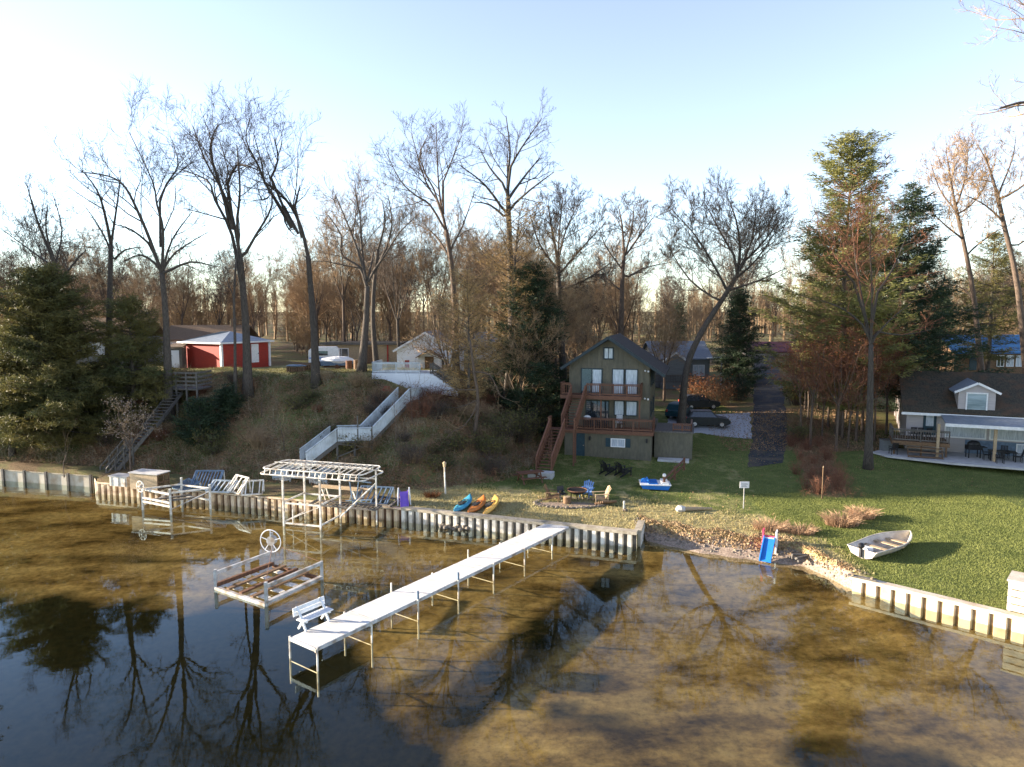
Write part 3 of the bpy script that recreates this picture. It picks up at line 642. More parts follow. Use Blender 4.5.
make_tree('bare_tree', 'tall bare tree with an upright plume of fine branches right of the white cottage', 66, [(456, 392), (455, 320), (452, 270), (446, 230)],
  [[(446, 230), (441, 205), (438, 175), (436, 122)], [(446, 232), (430, 205), (415, 195), (400, 180), (386, 152)], [(441, 205), (425, 180), (411, 132)], [(452, 262), (435, 235), (416, 224)], [(440, 190), (452, 160), (462, 135)], [(450, 250), (463, 225), (475, 190)], [(440, 200), (420, 160), (428, 135)]], .34, 9, bark=M_barkpale, **BIG)
make_tree('bare_tree', 'tallest bare tree, its dark crown open to the sky above the tan larch', 64, [(513, 395), (511, 300), (510, 250), (508, 200)],
  [[(508, 200), (508, 175), (510, 150), (506, 116)], [(506, 214), (485, 185), (458, 164)], [(508, 172), (520, 150), (542, 118)], [(510, 208), (530, 190), (554, 172)], [(507, 188), (490, 168), (478, 145)], [(510, 196), (528, 172), (540, 158)], [(508, 220), (490, 205), (472, 202)]], .38, 10, **BIG)
FUZ = dict(levels=((8, .5, .15), (6, .5, .2), (6, .55, .15)), twig=(6, .65), rmin=.014, tw_r=.015)
make_tree('bare_tree', 'bushy-crowned bare tree with dark brown twigs just left above the olive house', 66, [(566, 385), (560, 310), (558, 262)],
  [[(558, 262), (552, 230), (548, 205)], [(558, 262), (566, 230), (580, 202)], [(559, 275), (580, 250), (606, 222)], [(558, 270), (540, 245), (530, 215)], [(560, 290), (585, 280), (612, 262)], [(558, 255), (560, 225), (563, 196)]], .38, 12, **FUZ)
make_tree('bare_tree', 'warm brown bare tree behind the gable of the olive house', 76, [(620, 345), (622, 290), (624, 255)],
  [[(624, 255), (622, 225), (618, 205)], [(624, 258), (640, 235), (655, 215)], [(623, 270), (605, 245), (598, 222)], [(623, 280), (645, 268), (672, 262)], [(624, 258), (632, 228), (634, 205)], [(622, 292), (604, 275), (596, 262)]], .36, 13, bark=M_barkpale, **FUZ)
make_tree('leaning_tree', 'big bare tree with a wide round crown leaning right over the parked cars', 63, [(681, 420), (686, 372), (700, 335), (722, 300), (736, 278)],
  [[(736, 278), (740, 250), (736, 220), (728, 198)], [(728, 292), (712, 262), (695, 235), (672, 210)], [(734, 280), (756, 260), (775, 232)], [(738, 272), (752, 240), (756, 205)], [(720, 302), (690, 280), (668, 246)], [(738, 262), (722, 235), (706, 205)], [(730, 290), (760, 280), (786, 268)], [(738, 268), (765, 240), (782, 215)]], .36, 14, bark=M_bark, **FUZ)
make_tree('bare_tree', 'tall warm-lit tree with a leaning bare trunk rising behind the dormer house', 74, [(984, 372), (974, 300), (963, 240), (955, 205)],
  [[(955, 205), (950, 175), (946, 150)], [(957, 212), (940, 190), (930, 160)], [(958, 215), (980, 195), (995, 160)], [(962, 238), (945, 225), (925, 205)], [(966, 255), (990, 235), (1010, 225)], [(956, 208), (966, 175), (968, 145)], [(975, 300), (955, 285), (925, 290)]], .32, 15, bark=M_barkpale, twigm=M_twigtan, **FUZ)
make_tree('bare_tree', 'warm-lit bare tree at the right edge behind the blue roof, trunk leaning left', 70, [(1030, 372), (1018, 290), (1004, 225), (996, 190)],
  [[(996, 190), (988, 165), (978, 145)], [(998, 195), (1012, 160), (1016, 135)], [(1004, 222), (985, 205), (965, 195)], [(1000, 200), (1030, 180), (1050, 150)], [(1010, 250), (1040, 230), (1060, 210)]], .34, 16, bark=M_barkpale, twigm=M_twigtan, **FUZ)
make_tree('lawn_tree', 'slim twin-stemmed tree standing alone on the lawn left of the dormer house', 52, [(868, 472), (870, 400), (871, 345)],
  [[(871, 345), (862, 300), (856, 262), (852, 225)], [(871, 345), (872, 290), (870, 240), (874, 190)], [(871, 342), (890, 320), (915, 300)], [(868, 330), (845, 310), (820, 300)], [(872, 300), (892, 270), (905, 240)], [(860, 290), (838, 262), (828, 240)], [(871, 330), (900, 335), (930, 330)]], .3, 17, bark=M_bark, twigm=M_twigred, levels=((5, .5, .2), (5, .5, .2), (4, .5, .2)), twig=(5, .6), rmin=.009, tw_r=.008)
make_tree('bare_tree', 'tree whose bare branch tips reach in at the upper right edge of the sky', 44, [(1105, 480), (1100, 300), (1095, 160)],
  [[(1095, 160), (1060, 115), (1030, 102), (1000, 108)], [(1095, 150), (1060, 85), (1026, 82)], [(1092, 140), (1060, 30), (1025, 18)], [(1120, 120), (1090, 60), (1080, 10)]], .45, 18, bark=M_barkpale, twigm=M_twigtan, levels=((4, .42, .3), (4, .5, .25), (4, .5, .2)), twig=(4, .6), rmin=.009, tw_r=.008)

# conifers
P = at(838, 62); make_conifer('white_pine', 'tall pine with broad layered sunlit boughs left of the dormer house', P, D(838, 128, 62)[2]-P[2], 6.8, 31, M_pine, z0=.1, whorl=.95, nb=9, clump=21, ndl=26, nlen=.42, nwid=.07, trunk_r=.36, prof=.55, gap=.2, flat=.3, droop=-.02, bark=M_barkpale)
P = at(900, 66); make_conifer('white_pine', 'darker pine with drooping boughs close behind the tall sunlit pine', P, D(896, 180, 66)[2]-P[2], 7.0, 32, M_pinedark, z0=.06, whorl=1.0, nb=9, clump=18, ndl=24, nlen=.42, nwid=.08, flat=.3, trunk_r=.32, prof=.72, gap=.15)
P = at(62, 56.6); make_conifer('hemlock', 'big dense hemlock covering the bluff at far left, warm sunlight painted into its green boughs', P+np.array([0, -1.0, -1.2]), D(58, 268, 55.5)[2]-P[2]+1.2, 6.9, 33, M_hemlock, z0=.1, whorl=.48, nb=13, clump=21, ndl=28, nlen=.34, nwid=.06, trunk_r=.4, prof=.62, gap=.1, droop=-.28, flat=.7)
P = at(12, 55.0); make_conifer('hemlock', 'lower hemlock with painted sunlit patches at the left edge above the white panelled seawall', P, 7.6, 4.4, 34, M_hemlock, z0=.22, whorl=.5, nb=10, clump=16, ndl=26, nlen=.34, nwid=.055, trunk_r=.25, prof=.55, gap=.12, droop=-.25, flat=.7)
P = at(134, 57.5); make_conifer('hemlock', 'second dense dark hemlock right of the largest one, beside the wooden platform', P, D(130, 300, 57.5)[2]-P[2], 4.0, 35, M_hemlock, z0=.05, whorl=.55, nb=9, clump=14, ndl=24, nlen=.32, nwid=.055, trunk_r=.25, prof=.5, gap=.15, droop=-.2, flat=.7)
P = at(200, 54); make_conifer('juniper', 'low green juniper on the slope below the wooden platform', P, 3.4, 1.7, 36, M_pinedark, z0=.02, whorl=.35, nb=8, clump=9, ndl=18, nlen=.26, nwid=.06, trunk_r=.1, prof=.5, gap=.15, cat='shrub')
P = at(228, 56); make_conifer('juniper', 'dark juniper in front of the red building between two trunks', P, 2.2, 1.3, 37, M_pinedark, z0=.02, whorl=.3, nb=8, clump=8, ndl=18, nlen=.22, nwid=.06, trunk_r=.08, prof=.4, gap=.15, cat='shrub')
P = at(533, 61.5); make_conifer('white_pine', 'dark pine half hidden behind the tan trees left of the olive house', P, D(533, 262, 61.5)[2]-P[2], 4.4, 38, M_pinedark, z0=.02, whorl=.65, nb=8, clump=13, ndl=22, nlen=.44, nwid=.08, trunk_r=.28, prof=.6, gap=.25)
P = at(503, 62); make_conifer('larch', 'tan dry-needled larch rising over the thicket left of the olive house', P, D(520, 206, 62)[2]-P[2], 4.2, 39, M_tanfoliage, z0=.3, whorl=.75, nb=8, clump=10, ndl=15, nlen=.36, nwid=.04, trunk_r=.22, prof=.3, gap=.42, lean=(1.6, 0), droop=.15)
P = at(468, 57); make_conifer('larch', 'lower tan larch hiding the right side of the white cottage', P, D(470, 275, 57)[2]-P[2], 3.0, 40, M_tanfoliage, z0=.1, whorl=.6, nb=9, clump=9, ndl=14, nlen=.34, nwid=.04, trunk_r=.14, prof=.3, gap=.35, droop=.1)
P = at(514, 66); make_conifer('white_pine', 'second dark pine deeper behind the tan larch', P, D(514, 290, 66)[2]-P[2], 3.6, 45, M_pinedark, z0=.02, whorl=.7, nb=8, clump=11, ndl=22, nlen=.44, nwid=.08, trunk_r=.22, prof=.6, gap=.2)
P = at(737, 84); make_conifer('spruce', 'dark spruce standing beyond the cars, left of the driveway', P, D(737, 288, 84)[2]-P[2], 3.7, 41, M_pinedark, z0=.03, whorl=.7, nb=9, clump=10, ndl=18, nlen=.42, nwid=.08, trunk_r=.22, prof=.75, gap=.1)
P = at(986, 84); make_conifer('white_pine', 'olive-toned pine behind the blue-roofed house', P, D(986, 232, 84)[2]-P[2], 5.4, 42, M_hemlock, z0=.15, whorl=.9, nb=8, clump=11, ndl=17, nlen=.45, nwid=.075, trunk_r=.3, prof=.6, gap=.2)
P = at(678, 96); make_conifer('spruce', 'thin dark spruce far behind the big leaning tree', P, 10, 1.9, 43, M_pinedark, z0=.05, whorl=.8, nb=7, clump=7, ndl=16, nlen=.4, nwid=.08, trunk_r=.16, prof=.8, gap=.2)
P = at(936, 78); make_conifer('spruce', 'green spruce rising above the left end of the mossy roof', P, 11.5, 2.6, 44, M_pinedark, z0=.05, whorl=.75, nb=7, clump=8, ndl=16, nlen=.4, nwid=.08, trunk_r=.18, prof=.8, gap=.2)

for i, (x, y, h, lab) in enumerate([(-53, 61, 27, 'unseen tall evergreen added to shade the lawn, beyond the left edge hemlock'), (-64, 62.5, 28, 'unseen tall evergreen added to shade the lawn, second along the shore to the left'), (-76, 64, 29, 'unseen tall evergreen added to shade the lawn, farthest along the shore to the left')]):
    make_conifer('hemlock', lab, (x, y, tz(x, y)), h, 5.5, 50+i, M_hemlock, z0=.05, whorl=.9, nb=9, clump=9, ndl=16, nlen=.6, nwid=.2, trunk_r=.4, prof=.3, gap=.1)  # out-of-view evergreens, added and sized to shade the upper lawn
# russet understorey below the pine, thicket trees
rng = np.random.default_rng(5)
SML = dict(levels=((7, .5, .1), (6, .5, .15)), twig=(7, .7), rmin=.01, tw_r=.012, up=.1)
protos = []
for i, (px, Y, h) in enumerate([(810, 58, 9.5), (836, 57, 9), (856, 60, 10.5), (828, 64, 9), (886, 62, 9), (846, 66, 8), (808, 66, 8), (868, 66, 9), (896, 66, 7), (822, 61, 6.5), (858, 69, 8), (800, 61, 8), (818, 70, 9), (842, 61, 9.5), (874, 60, 8), (862, 63, 10.5), (805, 70, 9), (890, 69, 9), (830, 72, 10), (848, 58, 7.5)]):
    p = at(px, Y)
    if i < 3:
        o, ends = make_auto('understorey_tree', 'thin russet-twigged young tree in the grove under the tall pine', p, h, h*.45, .13, 60+i, n=6, wide=.33, group='young russet trees under the pine', bark=M_barkpale, twigm=M_twigred, **SML)
        leafy(o, ends, M_rustleaf, 620, .085, rng, .45); protos.append(o)
    else:
        o = copy_tree(protos[i % 3]); o.location = p; o.rotation_euler.z = rng.uniform(0, 6); o.scale = (h/9.7,)*3
# pale blossoming-looking little tree on the bluff
o, ends = make_auto('small_tree', 'small pale-twigged tree with flat spreading boughs beside the wooden stairs', at(131, 50.5), 5.2, 2.2, .09, 77, n=7, wide=.62, bark=M_barkpale, twigm=M_twigtan, levels=((6, .5, .2), (5, .5, .2)), twig=(7, .8), rmin=.008, tw_r=.011, up=0)
leafy(o, ends, mat('pale_dry_leaf', (.42, .33, .26), (.26, .19, .14), scale=2), 900, .05, rng, .15)
for i, (px, Y, h, lab) in enumerate([(64, 50.8, 3.2, 'thin pale double sapling under the left hemlock boughs'), (262, 55.5, 3.0, 'bare pale sapling on the open bluff slope'), (284, 52, 4.2, 'spindly sapling left of the pale stairs'), (396, 51, 4.0, 'spindly sapling below the upper flight of pale stairs'), (412, 53, 5.0, 'thin leaning sapling among brush below the white cottage')]):
    make_auto('sapling', lab, at(px, Y), h, h*.4, .035, 90+i, n=3, wide=.3, bark=M_barkpale, twigm=M_twigtan, levels=((4, .5, .2),), twig=(4, .7), rmin=.008, tw_r=.008)
# gnarled pale dead tree with drooping limbs, on the right shoulder of the bluff
make_tree('dead_tree', 'gnarled pale dead tree with crooked drooping limbs on the shoulder of the bluff', 53.5, [(474, 428), (478, 400), (474, 372), (470, 340)],
  [[(474, 372), (490, 375), (500, 395), (510, 400)], [(470, 345), (482, 352), (492, 385)], [(478, 405), (465, 425), (452, 432), (446, 440)], [(478, 400), (455, 408), (430, 402)], [(470, 340), (466, 325), (474, 310)], [(476, 390), (450, 390), (432, 392)]], .14, 19, bark=M_barkpale, twigm=M_twigtan, levels=((5, .5, .2), (4, .5, .2)), twig=(4, .6), rmin=.01, tw_r=.01, up=-.1)

# ------------------------------------------------------------------ the wood behind
protoF = []
MID = dict(levels=((6, .5, .2), (5, .5, .2), (5, .55, .2)), twig=(5, .65), rmin=.014, tw_r=.013)
for i in range(6):
    o, e = make_auto('forest_tree', 'bare brown tree, one of many alike in the wood behind the houses', (0, 0, 0), 17+i*.6, 5+i*.8, .24, 200+i, n=5, wide=.26+.03*(i % 3), group='bare trees in the wood behind the houses', bark=M_bark if i % 2 else M_barkpale, twigm=M_twigtan if i % 2 == 0 else M_twig, **MID); protoF.append(o)
spots = []; rng = np.random.default_rng(21)
while len(spots) < 150:
    Y = rng.uniform(74, 135); px = rng.uniform(-40, 1070); x = D(px, 312, Y)[0]
    if 745 < px < 795 and Y < 128: continue
    if rng.uniform() < (.58 if px < 430 else .4 if px < 720 else .1): continue
    if 905 < px and Y < 96: continue
    if 640 < px < 735 and Y < 100: continue
    if 740 < px < 800 and Y < 125: continue
    if 170 < px < 280 and Y < 84: continue
    if any(math.hypot(x-a, Y-c) < 2.2 for a, c in spots): continue
    spots.append((x, Y))
for i, (x, Y) in enumerate(spots):
    o = protoF[i] if i < 6 else copy_tree(protoF[int(rng.integers(6))])
    o.location = (x, Y, tz(x, Y)-.1); o.rotation_euler.z = rng.uniform(0, 6.28); s = rng.uniform(.52, 1.0) * (1.0 if x > -20 else .82); o.scale = (s, s, s*rng.uniform(.9, 1.1))
# tan-twigged trees around the larch and brown trees over the houses
for i, (px, Y, h, fk, wd_, lab) in enumerate([(540, 64, 16, 6, .34, 'tan-crowned fine-twigged tree right of the tan larch, over the dark pine'), (520, 60, 9, 2.5, .45, 'low spreading tan tree at the foot of the larch'), (449, 60, 8, 2, .4, 'tan bushy tree overhanging the right end of the cottage'), (664, 76, 10, 3, .42, 'tan bushy tree screening the grey house')]):
    o, e = make_auto('tan_tree', lab, at(px, Y), h, fk, .17, 400+i, n=7, wide=wd_, bark=M_barkpale, twigm=M_twigtan, levels=((7, .5, .15), (6, .5, .15), (5, .55, .2)), twig=(5, .7), rmin=.011, tw_r=.012); leafy(o, e, M_tanfoliage, 1100, .06, rng, .35)
# low brush trees between trunks (tan, dense)
pb = []
for i in range(3):
    o, e = make_auto('thicket_tree', 'low tan-twigged bushy tree, one of several alike in the thicket behind the houses', (0, 0, 0), 6.5, 1.2, .09, 300+i, n=7, wide=.4, group='low tan trees in the thicket behind the houses', bark=M_barkpale, twigm=M_twigtan, levels=((7, .5, .1), (6, .5, .1)), twig=(7, .8), rmin=.014, tw_r=.018); leafy(o, e, M_tanfoliage, 700, .09, rng, .4); pb.append(o)
n = 0
while n < 46:
    Y = rng.uniform(80, 125); px = rng.uniform(-20, 1060); x = D(px, 312, Y)[0]
    if 742 < px < 800 or (905 < px and Y < 100) or (640 < px < 735 and Y < 90) or (170 < px < 280 and Y < 84) or (325 < px < 400 and Y < 90): continue
    o = pb[n] if n < 3 else copy_tree(pb[n % 3]); n += 1
    o.location = (x, Y, tz(x, Y)-.1); o.rotation_euler.z = rng.uniform(0, 6.28); s = rng.uniform(.7, 1.25); o.scale = (s, s, s)
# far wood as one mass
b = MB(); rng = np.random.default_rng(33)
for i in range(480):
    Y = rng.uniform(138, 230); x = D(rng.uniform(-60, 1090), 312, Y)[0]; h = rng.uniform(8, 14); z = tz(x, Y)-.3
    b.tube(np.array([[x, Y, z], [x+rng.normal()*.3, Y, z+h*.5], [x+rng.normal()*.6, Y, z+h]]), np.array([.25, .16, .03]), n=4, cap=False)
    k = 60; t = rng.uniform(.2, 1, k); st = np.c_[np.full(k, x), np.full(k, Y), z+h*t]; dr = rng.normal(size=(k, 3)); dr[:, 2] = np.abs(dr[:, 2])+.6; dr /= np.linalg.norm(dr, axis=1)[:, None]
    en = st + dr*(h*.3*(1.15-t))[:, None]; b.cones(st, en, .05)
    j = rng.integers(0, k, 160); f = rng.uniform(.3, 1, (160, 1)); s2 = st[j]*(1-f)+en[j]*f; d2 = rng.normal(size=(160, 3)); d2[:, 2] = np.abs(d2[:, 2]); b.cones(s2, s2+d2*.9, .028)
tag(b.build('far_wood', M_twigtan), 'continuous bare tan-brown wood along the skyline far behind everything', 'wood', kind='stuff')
# ------------------------------------------------------------------ ground cover (stuff)
rng = np.random.default_rng(77)
def scatter(n, x0, x1, y0, y1, test):
    x = rng.uniform(x0, x1, n); y = rng.uniform(y0, y1, n); m = test(x, y) & (y > ysh(x) + .35); x = x[m]; y = y[m]
    return np.c_[x, y, terrain(x, y)]
def stalks(b, P, h, lean, r):
    n = len(P); d = rng.normal(size=(n, 3))*lean; d[:, 2] = 1; d /= np.linalg.norm(d, axis=1)[:, None]; hh = rng.uniform(.4, 1.2, n)[:, None]*h
    b.cones(P - [0, 0, .05], P + d*hh, r); return P + d*hh, d
hill = lambda x, y: (foot_dist(x, y) > -.3) & (foot_dist(x, y) < 10.2+.8*wob(x, y, .8))
# leaf litter
P = scatter(60000, -48, 6, 44, 66, hill); b = MB(); b.leaves(P + [0, 0, .03], rng.uniform(.05, .12, len(P)))
P2 = scatter(14000, 18, 34, 46, 70, lambda x, y: (y > 57) | (np.abs(x - (21.3+(y-48)*.34) - .6) < 1.3)); b.leaves(P2 + [0, 0, .04], rng.uniform(.05, .1, len(P2)))
tag(b.build('leaf_litter', mat('fallen_leaves', (.34, .21, .11), (.13, .08, .04), scale=1.6, rough=.9, lo=.3, hi=.7)), 'brown fallen leaves covering the bluff and the ground under the russet trees', 'leaf litter', kind='stuff')
# brambles with forked stems, three tints by patch
def brush(name, mt, label, n, patch, h, r=.012, fork=4):
    P = scatter(n, -50, 6, 44, 67, lambda x, y: hill(x, y) & patch(x, y)); b = MB(); e, d = stalks(b, P, h, .45, r)
    for k in range(fork):
        f = rng.uniform(.3, .95, (len(P), 1)); s = P + (e-P)*f; q = rng.normal(size=(len(P), 3)); q[:, 2] = np.abs(q[:, 2])*.6; b.cones(s, s + q*h*.28, r*.7)
    return b, P, e
M_bramble = mat('bramble_stems', (.28, .13, .07), (.13, .07, .04), scale=.7, rough=.9)
b, P, e = brush('brambles', None, '', 11000, lambda x, y: wob(x, y, 1.6) + sstep(-13, -5, x)*.8 > .15, 1.0)
tag(b.build('brambles', M_bramble), 'reddish brown brambles over the right half of the bluff face', 'brambles', kind='stuff')
b, P, e = brush('dry_brush', None, '', 10000, lambda x, y: wob(x+9, y+4, 1.3) > -.1, .95)
tag(b.build('dry_brush', mat('dull_brush_stems', (.34, .28, .18), (.16, .13, .085), scale=.7, rough=.9)), 'grey brown dry brush stems on the bluff face', 'brush', kind='stuff')
b, P, e = brush('evergreen_groundcover', None, '', 4600, lambda x, y: wob(x-5, y+11, 1.5) > -.05, .5, fork=2)
i = rng.integers(0, len(e), 42000); b.leaves(e[i] + rng.normal(size=(len(i), 3))*[.25, .25, .16], rng.uniform(.03, .07, len(i)))
tag(b.build('evergreen_groundcover', leafmat('dull_green_leaves', (.13, .135, .04), (.06, .065, .025), scale=.5)), 'dull green creeping plants in patches on the bluff face', 'ground cover', kind='stuff')
P = scatter(9000, 17, 32, 45, 66, lambda x, y: np.abs(x - (21.5+(y-48)*.34) - .6) < 1.7 + .4*np.sin(y*1.7)); b = MB(); e, d = stalks(b, P, .6, .5, .009)
for k in range(3): f = rng.uniform(.3, .95, (len(P), 1)); s_ = P + (e-P)*f; q = rng.normal(size=(len(P), 3)); q[:, 2] = np.abs(q[:, 2])*.6; b.cones(s_, s_ + q*.16, .006)
tag(b.build('russet_stalks', M_bramble), 'low reddish dead stalks filling the strip between the asphalt drive and the lawn tree', 'brush', kind='stuff')
# lawn grass
def inlawn(x, y): return (x > -7+wob(x, y, .5)) & (foot_dist(x, y) < -.2) & ~((x > 31.5) & (y > 53.3)) & ((x < 20.5+(y-50)*.2) | (y < 56) & (x < 60))
def blades(n, x0, x1, y0, y1, test, h, wd):
    P = scatter(n, x0, x1, y0, y1, test); d = rng.normal(size=P.shape)*.45; d[:, 2] = 1; b = MB(); b.blades(P - [0, 0, .01], P + d*(rng.uniform(.5, 1.2, len(P))*h)[:, None], wd); return b
russ = lambda x, y: np.abs(x - (21.5+(y-48)*.34) - .6) < 1.7 + .4*np.sin(y*1.7)
green = lambda x, y: inlawn(x, y) & ~(russ(x, y) & (y > 45)) & ((x > 16.6) | (y-ysh(x) > 4.5 + 2*wob(x, y, 1))) & (y < 62)
b = blades(90000, -5, 50, 18, 62, green, .08, .035); P = blades(170000, 15.5, 32, 22, 46, green, .065, .026); P_ = P.v[0]; b.addq(P_, np.arange(len(P_)).reshape(-1, 3))
tag(b.build('lawn_grass', leafmat('lawn_blades', (.25, .265, .075), (.13, .155, .042), scale=.5, trans=.35)), 'short green mown grass on the lawns between the houses and the lake', 'grass', kind='stuff')
sp_ = G(570, 504, .85)
dryt = lambda x, y: (x > -7.5+wob(x, y, .5)) & (foot_dist(x, y) < -.1) & (x < 17.2) & (y-ysh(x) < 6.5 + 2*wob(x, y, 1)) & ~((x > BEACH0-.2) & (x < BEACH1+.3) & (y-ysh(x) < 1.45)) & (np.hypot((x-sp_[0])/2.2, (y-sp_[1])/.75) > 1)
b = blades(42000, -7, 17.4, 32, 54, dryt, .13, .045)
tag(b.build('dry_grass', leafmat('straw_blades', (.46, .39, .19), (.24, .21, .085), scale=.9, trans=.3)), 'pale straw-coloured rough grass along the top of the shore', 'grass', kind='stuff')
# bank litter and reeds at the little beach
bank = lambda x, y: (x > BEACH0) & (x < BEACH1+.6) & (y-ysh(x) > .95) & (y-ysh(x) < 2.4+wob(x, y, .5)*.5)
P = scatter(30000, 7, 17, 32, 44, bank); b = MB(); b.leaves(P + [0, 0, .04], rng.uniform(.04, .1, len(P))); i = rng.uniform(size=len(P)) < .35
stalks(b, P[i], .3, .6, .012)
tag(b.build('bank_litter', mat('bank_dry_leaves', (.48, .34, .19), (.24, .15, .075), scale=1.5, rough=.85)), 'tangled orange dry leaves and stems on the eroded bank behind the small beach', 'dry leaves', kind='stuff')
P = scatter(4000, 7, 17, 32, 42, lambda x, y: (y-ysh(x) < 1.5)); b = MB()
for p in P[:260]: b.sphere(p+[0, 0, -.01], rng.uniform(.03, .1, 3), 6, 4, .2)
tag(b.build('beach_pebbles', M_stone), 'small stones strewn along the strip of beach', 'pebbles', kind='stuff')

# ornamental dry grass clumps and shrubs
def grass_clump(name, label, px, py, n, h, wid, m, cat='ornamental grass', rw=.5):
    p = onground(px, py); o = thing(name, label, cat, p); b = MB(); a = rng.uniform(0, 6.28, n); rr = np.sqrt(rng.uniform(0, 1, n))*rw
    s = np.c_[np.cos(a)*rr, np.sin(a)*rr*.7, np.zeros(n)]; out = np.c_[np.cos(a), np.sin(a), np.zeros(n)]*rng.uniform(.05, .75, (n, 1)); d = out + [0, 0, 1] + rng.normal(size=(n, 3))*.15
    L = rng.uniform(.5, 1.1, (n, 1))*h; mid = s + d*L*.6; b.blades(s, mid, wid); tip = mid + (out*1.1 + [0, 0, .1])*L*.5
    b.blades(mid - d*L*.12, tip, wid*.8); b.build('blades', m, o); return o
M_strawpink = leafmat('pinkish_straw', (.5, .33, .2), (.28, .17, .1), scale=2)
grass_clump('grass_clump', 'pinkish dry grass clump on the bank above the blue and red slide', 770, 530, 520, .75, .035, M_strawpink, rw=.9)
grass_clump('grass_clump', 'second dry grass clump just right of the slide, lower on the bank', 800, 533, 380, .65, .035, M_strawpink, rw=.8)
grass_clump('grass_clump', 'tall tan dry grass clump behind the stern of the beached boat', 842, 525, 620, .95, .04, M_strawpink, rw=.9)
grass_clump('grass_clump', 'tan dry grass clump nearest the bow side of the beached boat', 862, 518, 420, .9, .04, M_strawpink, rw=.7)
grass_clump('grass_clump', 'low orange dried plant beside the white post at the bluff foot', 432, 497, 240, .55, .035, M_rustleaf, rw=.5)
def bush(name, label, p, h, w, n, m, leaf=None, nl=0, cat='shrub', ls=.06):
    o = thing(name, label, cat, p); b = MB(); a = rng.uniform(0, 6.28, n); rr = rng.uniform(0, .35, n)*w
    s = np.c_[np.cos(a)*rr, np.sin(a)*rr, np.full(n, -.05)]; d = np.c_[np.cos(a), np.sin(a), np.zeros(n)]*rng.uniform(.05, .55, (n, 1))*w + rng.normal(size=(n, 3))*.12; d[:, 2] = h*rng.uniform(.5, 1.05, n)
    e = s + d; b.cones(s, e, .014); tips = [e]
    for k in range(7):
        f = rng.uniform(.3, 1, (n, 1)); q0 = s + d*f; q = rng.normal(size=(n, 3)); q[:, 2] = np.abs(q[:, 2]); q1 = q0 + q*h*.14; b.cones(q0, q1, .009); tips.append(q1)
    b.build('stems', m, o)
    if leaf: T = np.vstack(tips); lb = MB(); i = rng.integers(0, len(T), nl); lb.leaves(T[i] + rng.normal(size=(nl, 3))*.12, rng.uniform(.6, 1.2, nl)*ls); lb.build('foliage', leaf, o)
    return o
sb = None; rs_ = np.random.default_rng(12)
for i, (px, py) in enumerate([(792, 446), (806, 450), (818, 446), (800, 460), (814, 464), (828, 460), (796, 474), (810, 478), (824, 476), (836, 482), (806, 490), (820, 494), (838, 490)]):
    h = rs_.uniform(.75, 1.35); p = onground(px, py)
    if sb is None: sb = bush('bare_shrub', 'thin reddish bare shrub in the strip between asphalt drive and lawn tree', p, 1.3, 1.15, 48, M_twigred); sb['group'] = 'red bare shrubs beside the drive'
    else:
        o = copy_tree(sb); o.location = p; o.rotation_euler.z = rs_.uniform(0, 6); k = h/1.3; o.scale = (k*.95, k*.95, k)
# individual shrubs and saplings on the bluff face
hb = [bush('bluff_shrub', 'leafless tangled shrub on the face of the bluff, one of many alike', (0, 0, 0), 1.5, 1.5, 110, m_) for m_ in (M_twigtan, M_twigred, M_twig)]
n_ = 0
while n_ < 46:
    x = rs_.uniform(-34, 0); y = rs_.uniform(46, 62); f = float(foot_dist(np.array([x]), np.array([y]))[0])
    if not (.6 < f < 9.5): continue
    o = hb[n_] if n_ < 3 else copy_tree(hb[n_ % 3]); n_ += 1; k = rs_.uniform(.45, 1.15); o['group'] = 'bare shrubs on the bluff face'
    o.location = (x, y, tz(x, y)); o.rotation_euler.z = rs_.uniform(0, 6); o.scale = (k*1.2, k*1.2, k)
gb = [bush('bluff_evergreen_shrub', 'low dull-green shrub growing on the face of the bluff, one of several alike', (0, 0, 0), 1.0, 1.5, 70, M_twig, M_hemlock, 900, ls=.07)]
n_ = 0
while n_ < 16:
    x = rs_.uniform(-33, -1); y = rs_.uniform(46, 61); f = float(foot_dist(np.array([x]), np.array([y]))[0])
    if not (.8 < f < 9): continue
    o = gb[0] if n_ < 1 else copy_tree(gb[0]); n_ += 1; k = rs_.uniform(.6, 1.3); o['group'] = 'green shrubs on the bluff face'
    o.location = (x, y, tz(x, y)); o.rotation_euler.z = rs_.uniform(0, 6); o.scale = (k, k, k*.9)
bush('copper_shrub', 'copper-leaved shrub behind the dark parked car', at(700, 72), 3.2, 2.6, 130, M_twigtan, M_rustleaf, 1300, ls=.1)
bush('copper_shrub', 'copper-leaved shrub right of the parked car below the spruce', at(722, 74), 2.6, 2.2, 130, M_twigtan, M_rustleaf, 900, ls=.1)
bush('green_shrub', 'dark green rounded shrub beside the top of the gravel pad', at(738, 76), 2.2, 2.4, 120, M_twig, M_pinedark, 2600, ls=.1)
bush('green_shrub', 'yellow-green shrub right of the upper asphalt drive', at(797, 72), 2.4, 2.2, 120, M_twig, M_hemlock, 2200, ls=.1)
bush('green_shrub', 'bright green low shrub right of the lower asphalt drive', at(800, 60), 1.3, 1.8, 100, M_twig, M_hemlock, 1500, ls=.07)
for px, Y, h, w, lab in [(520, 56.5, 2.6, 2.6, 'dark shrub mass on the hillside left of the olive house stairs'), (500, 54.5, 2.2, 2.4, 'dark green shrub behind the picnic table'), (540, 60, 3.2, 2.6, 'tall dark shrub tucked against the left wall of the olive house'), (490, 52.0, 1.6, 2.0, 'low dark shrub at the bluff foot above the kayaks')]:
    bush('hillside_shrub', lab, at(px, Y), h, w, 150, M_twig, M_hemlock, 1900, ls=.08)

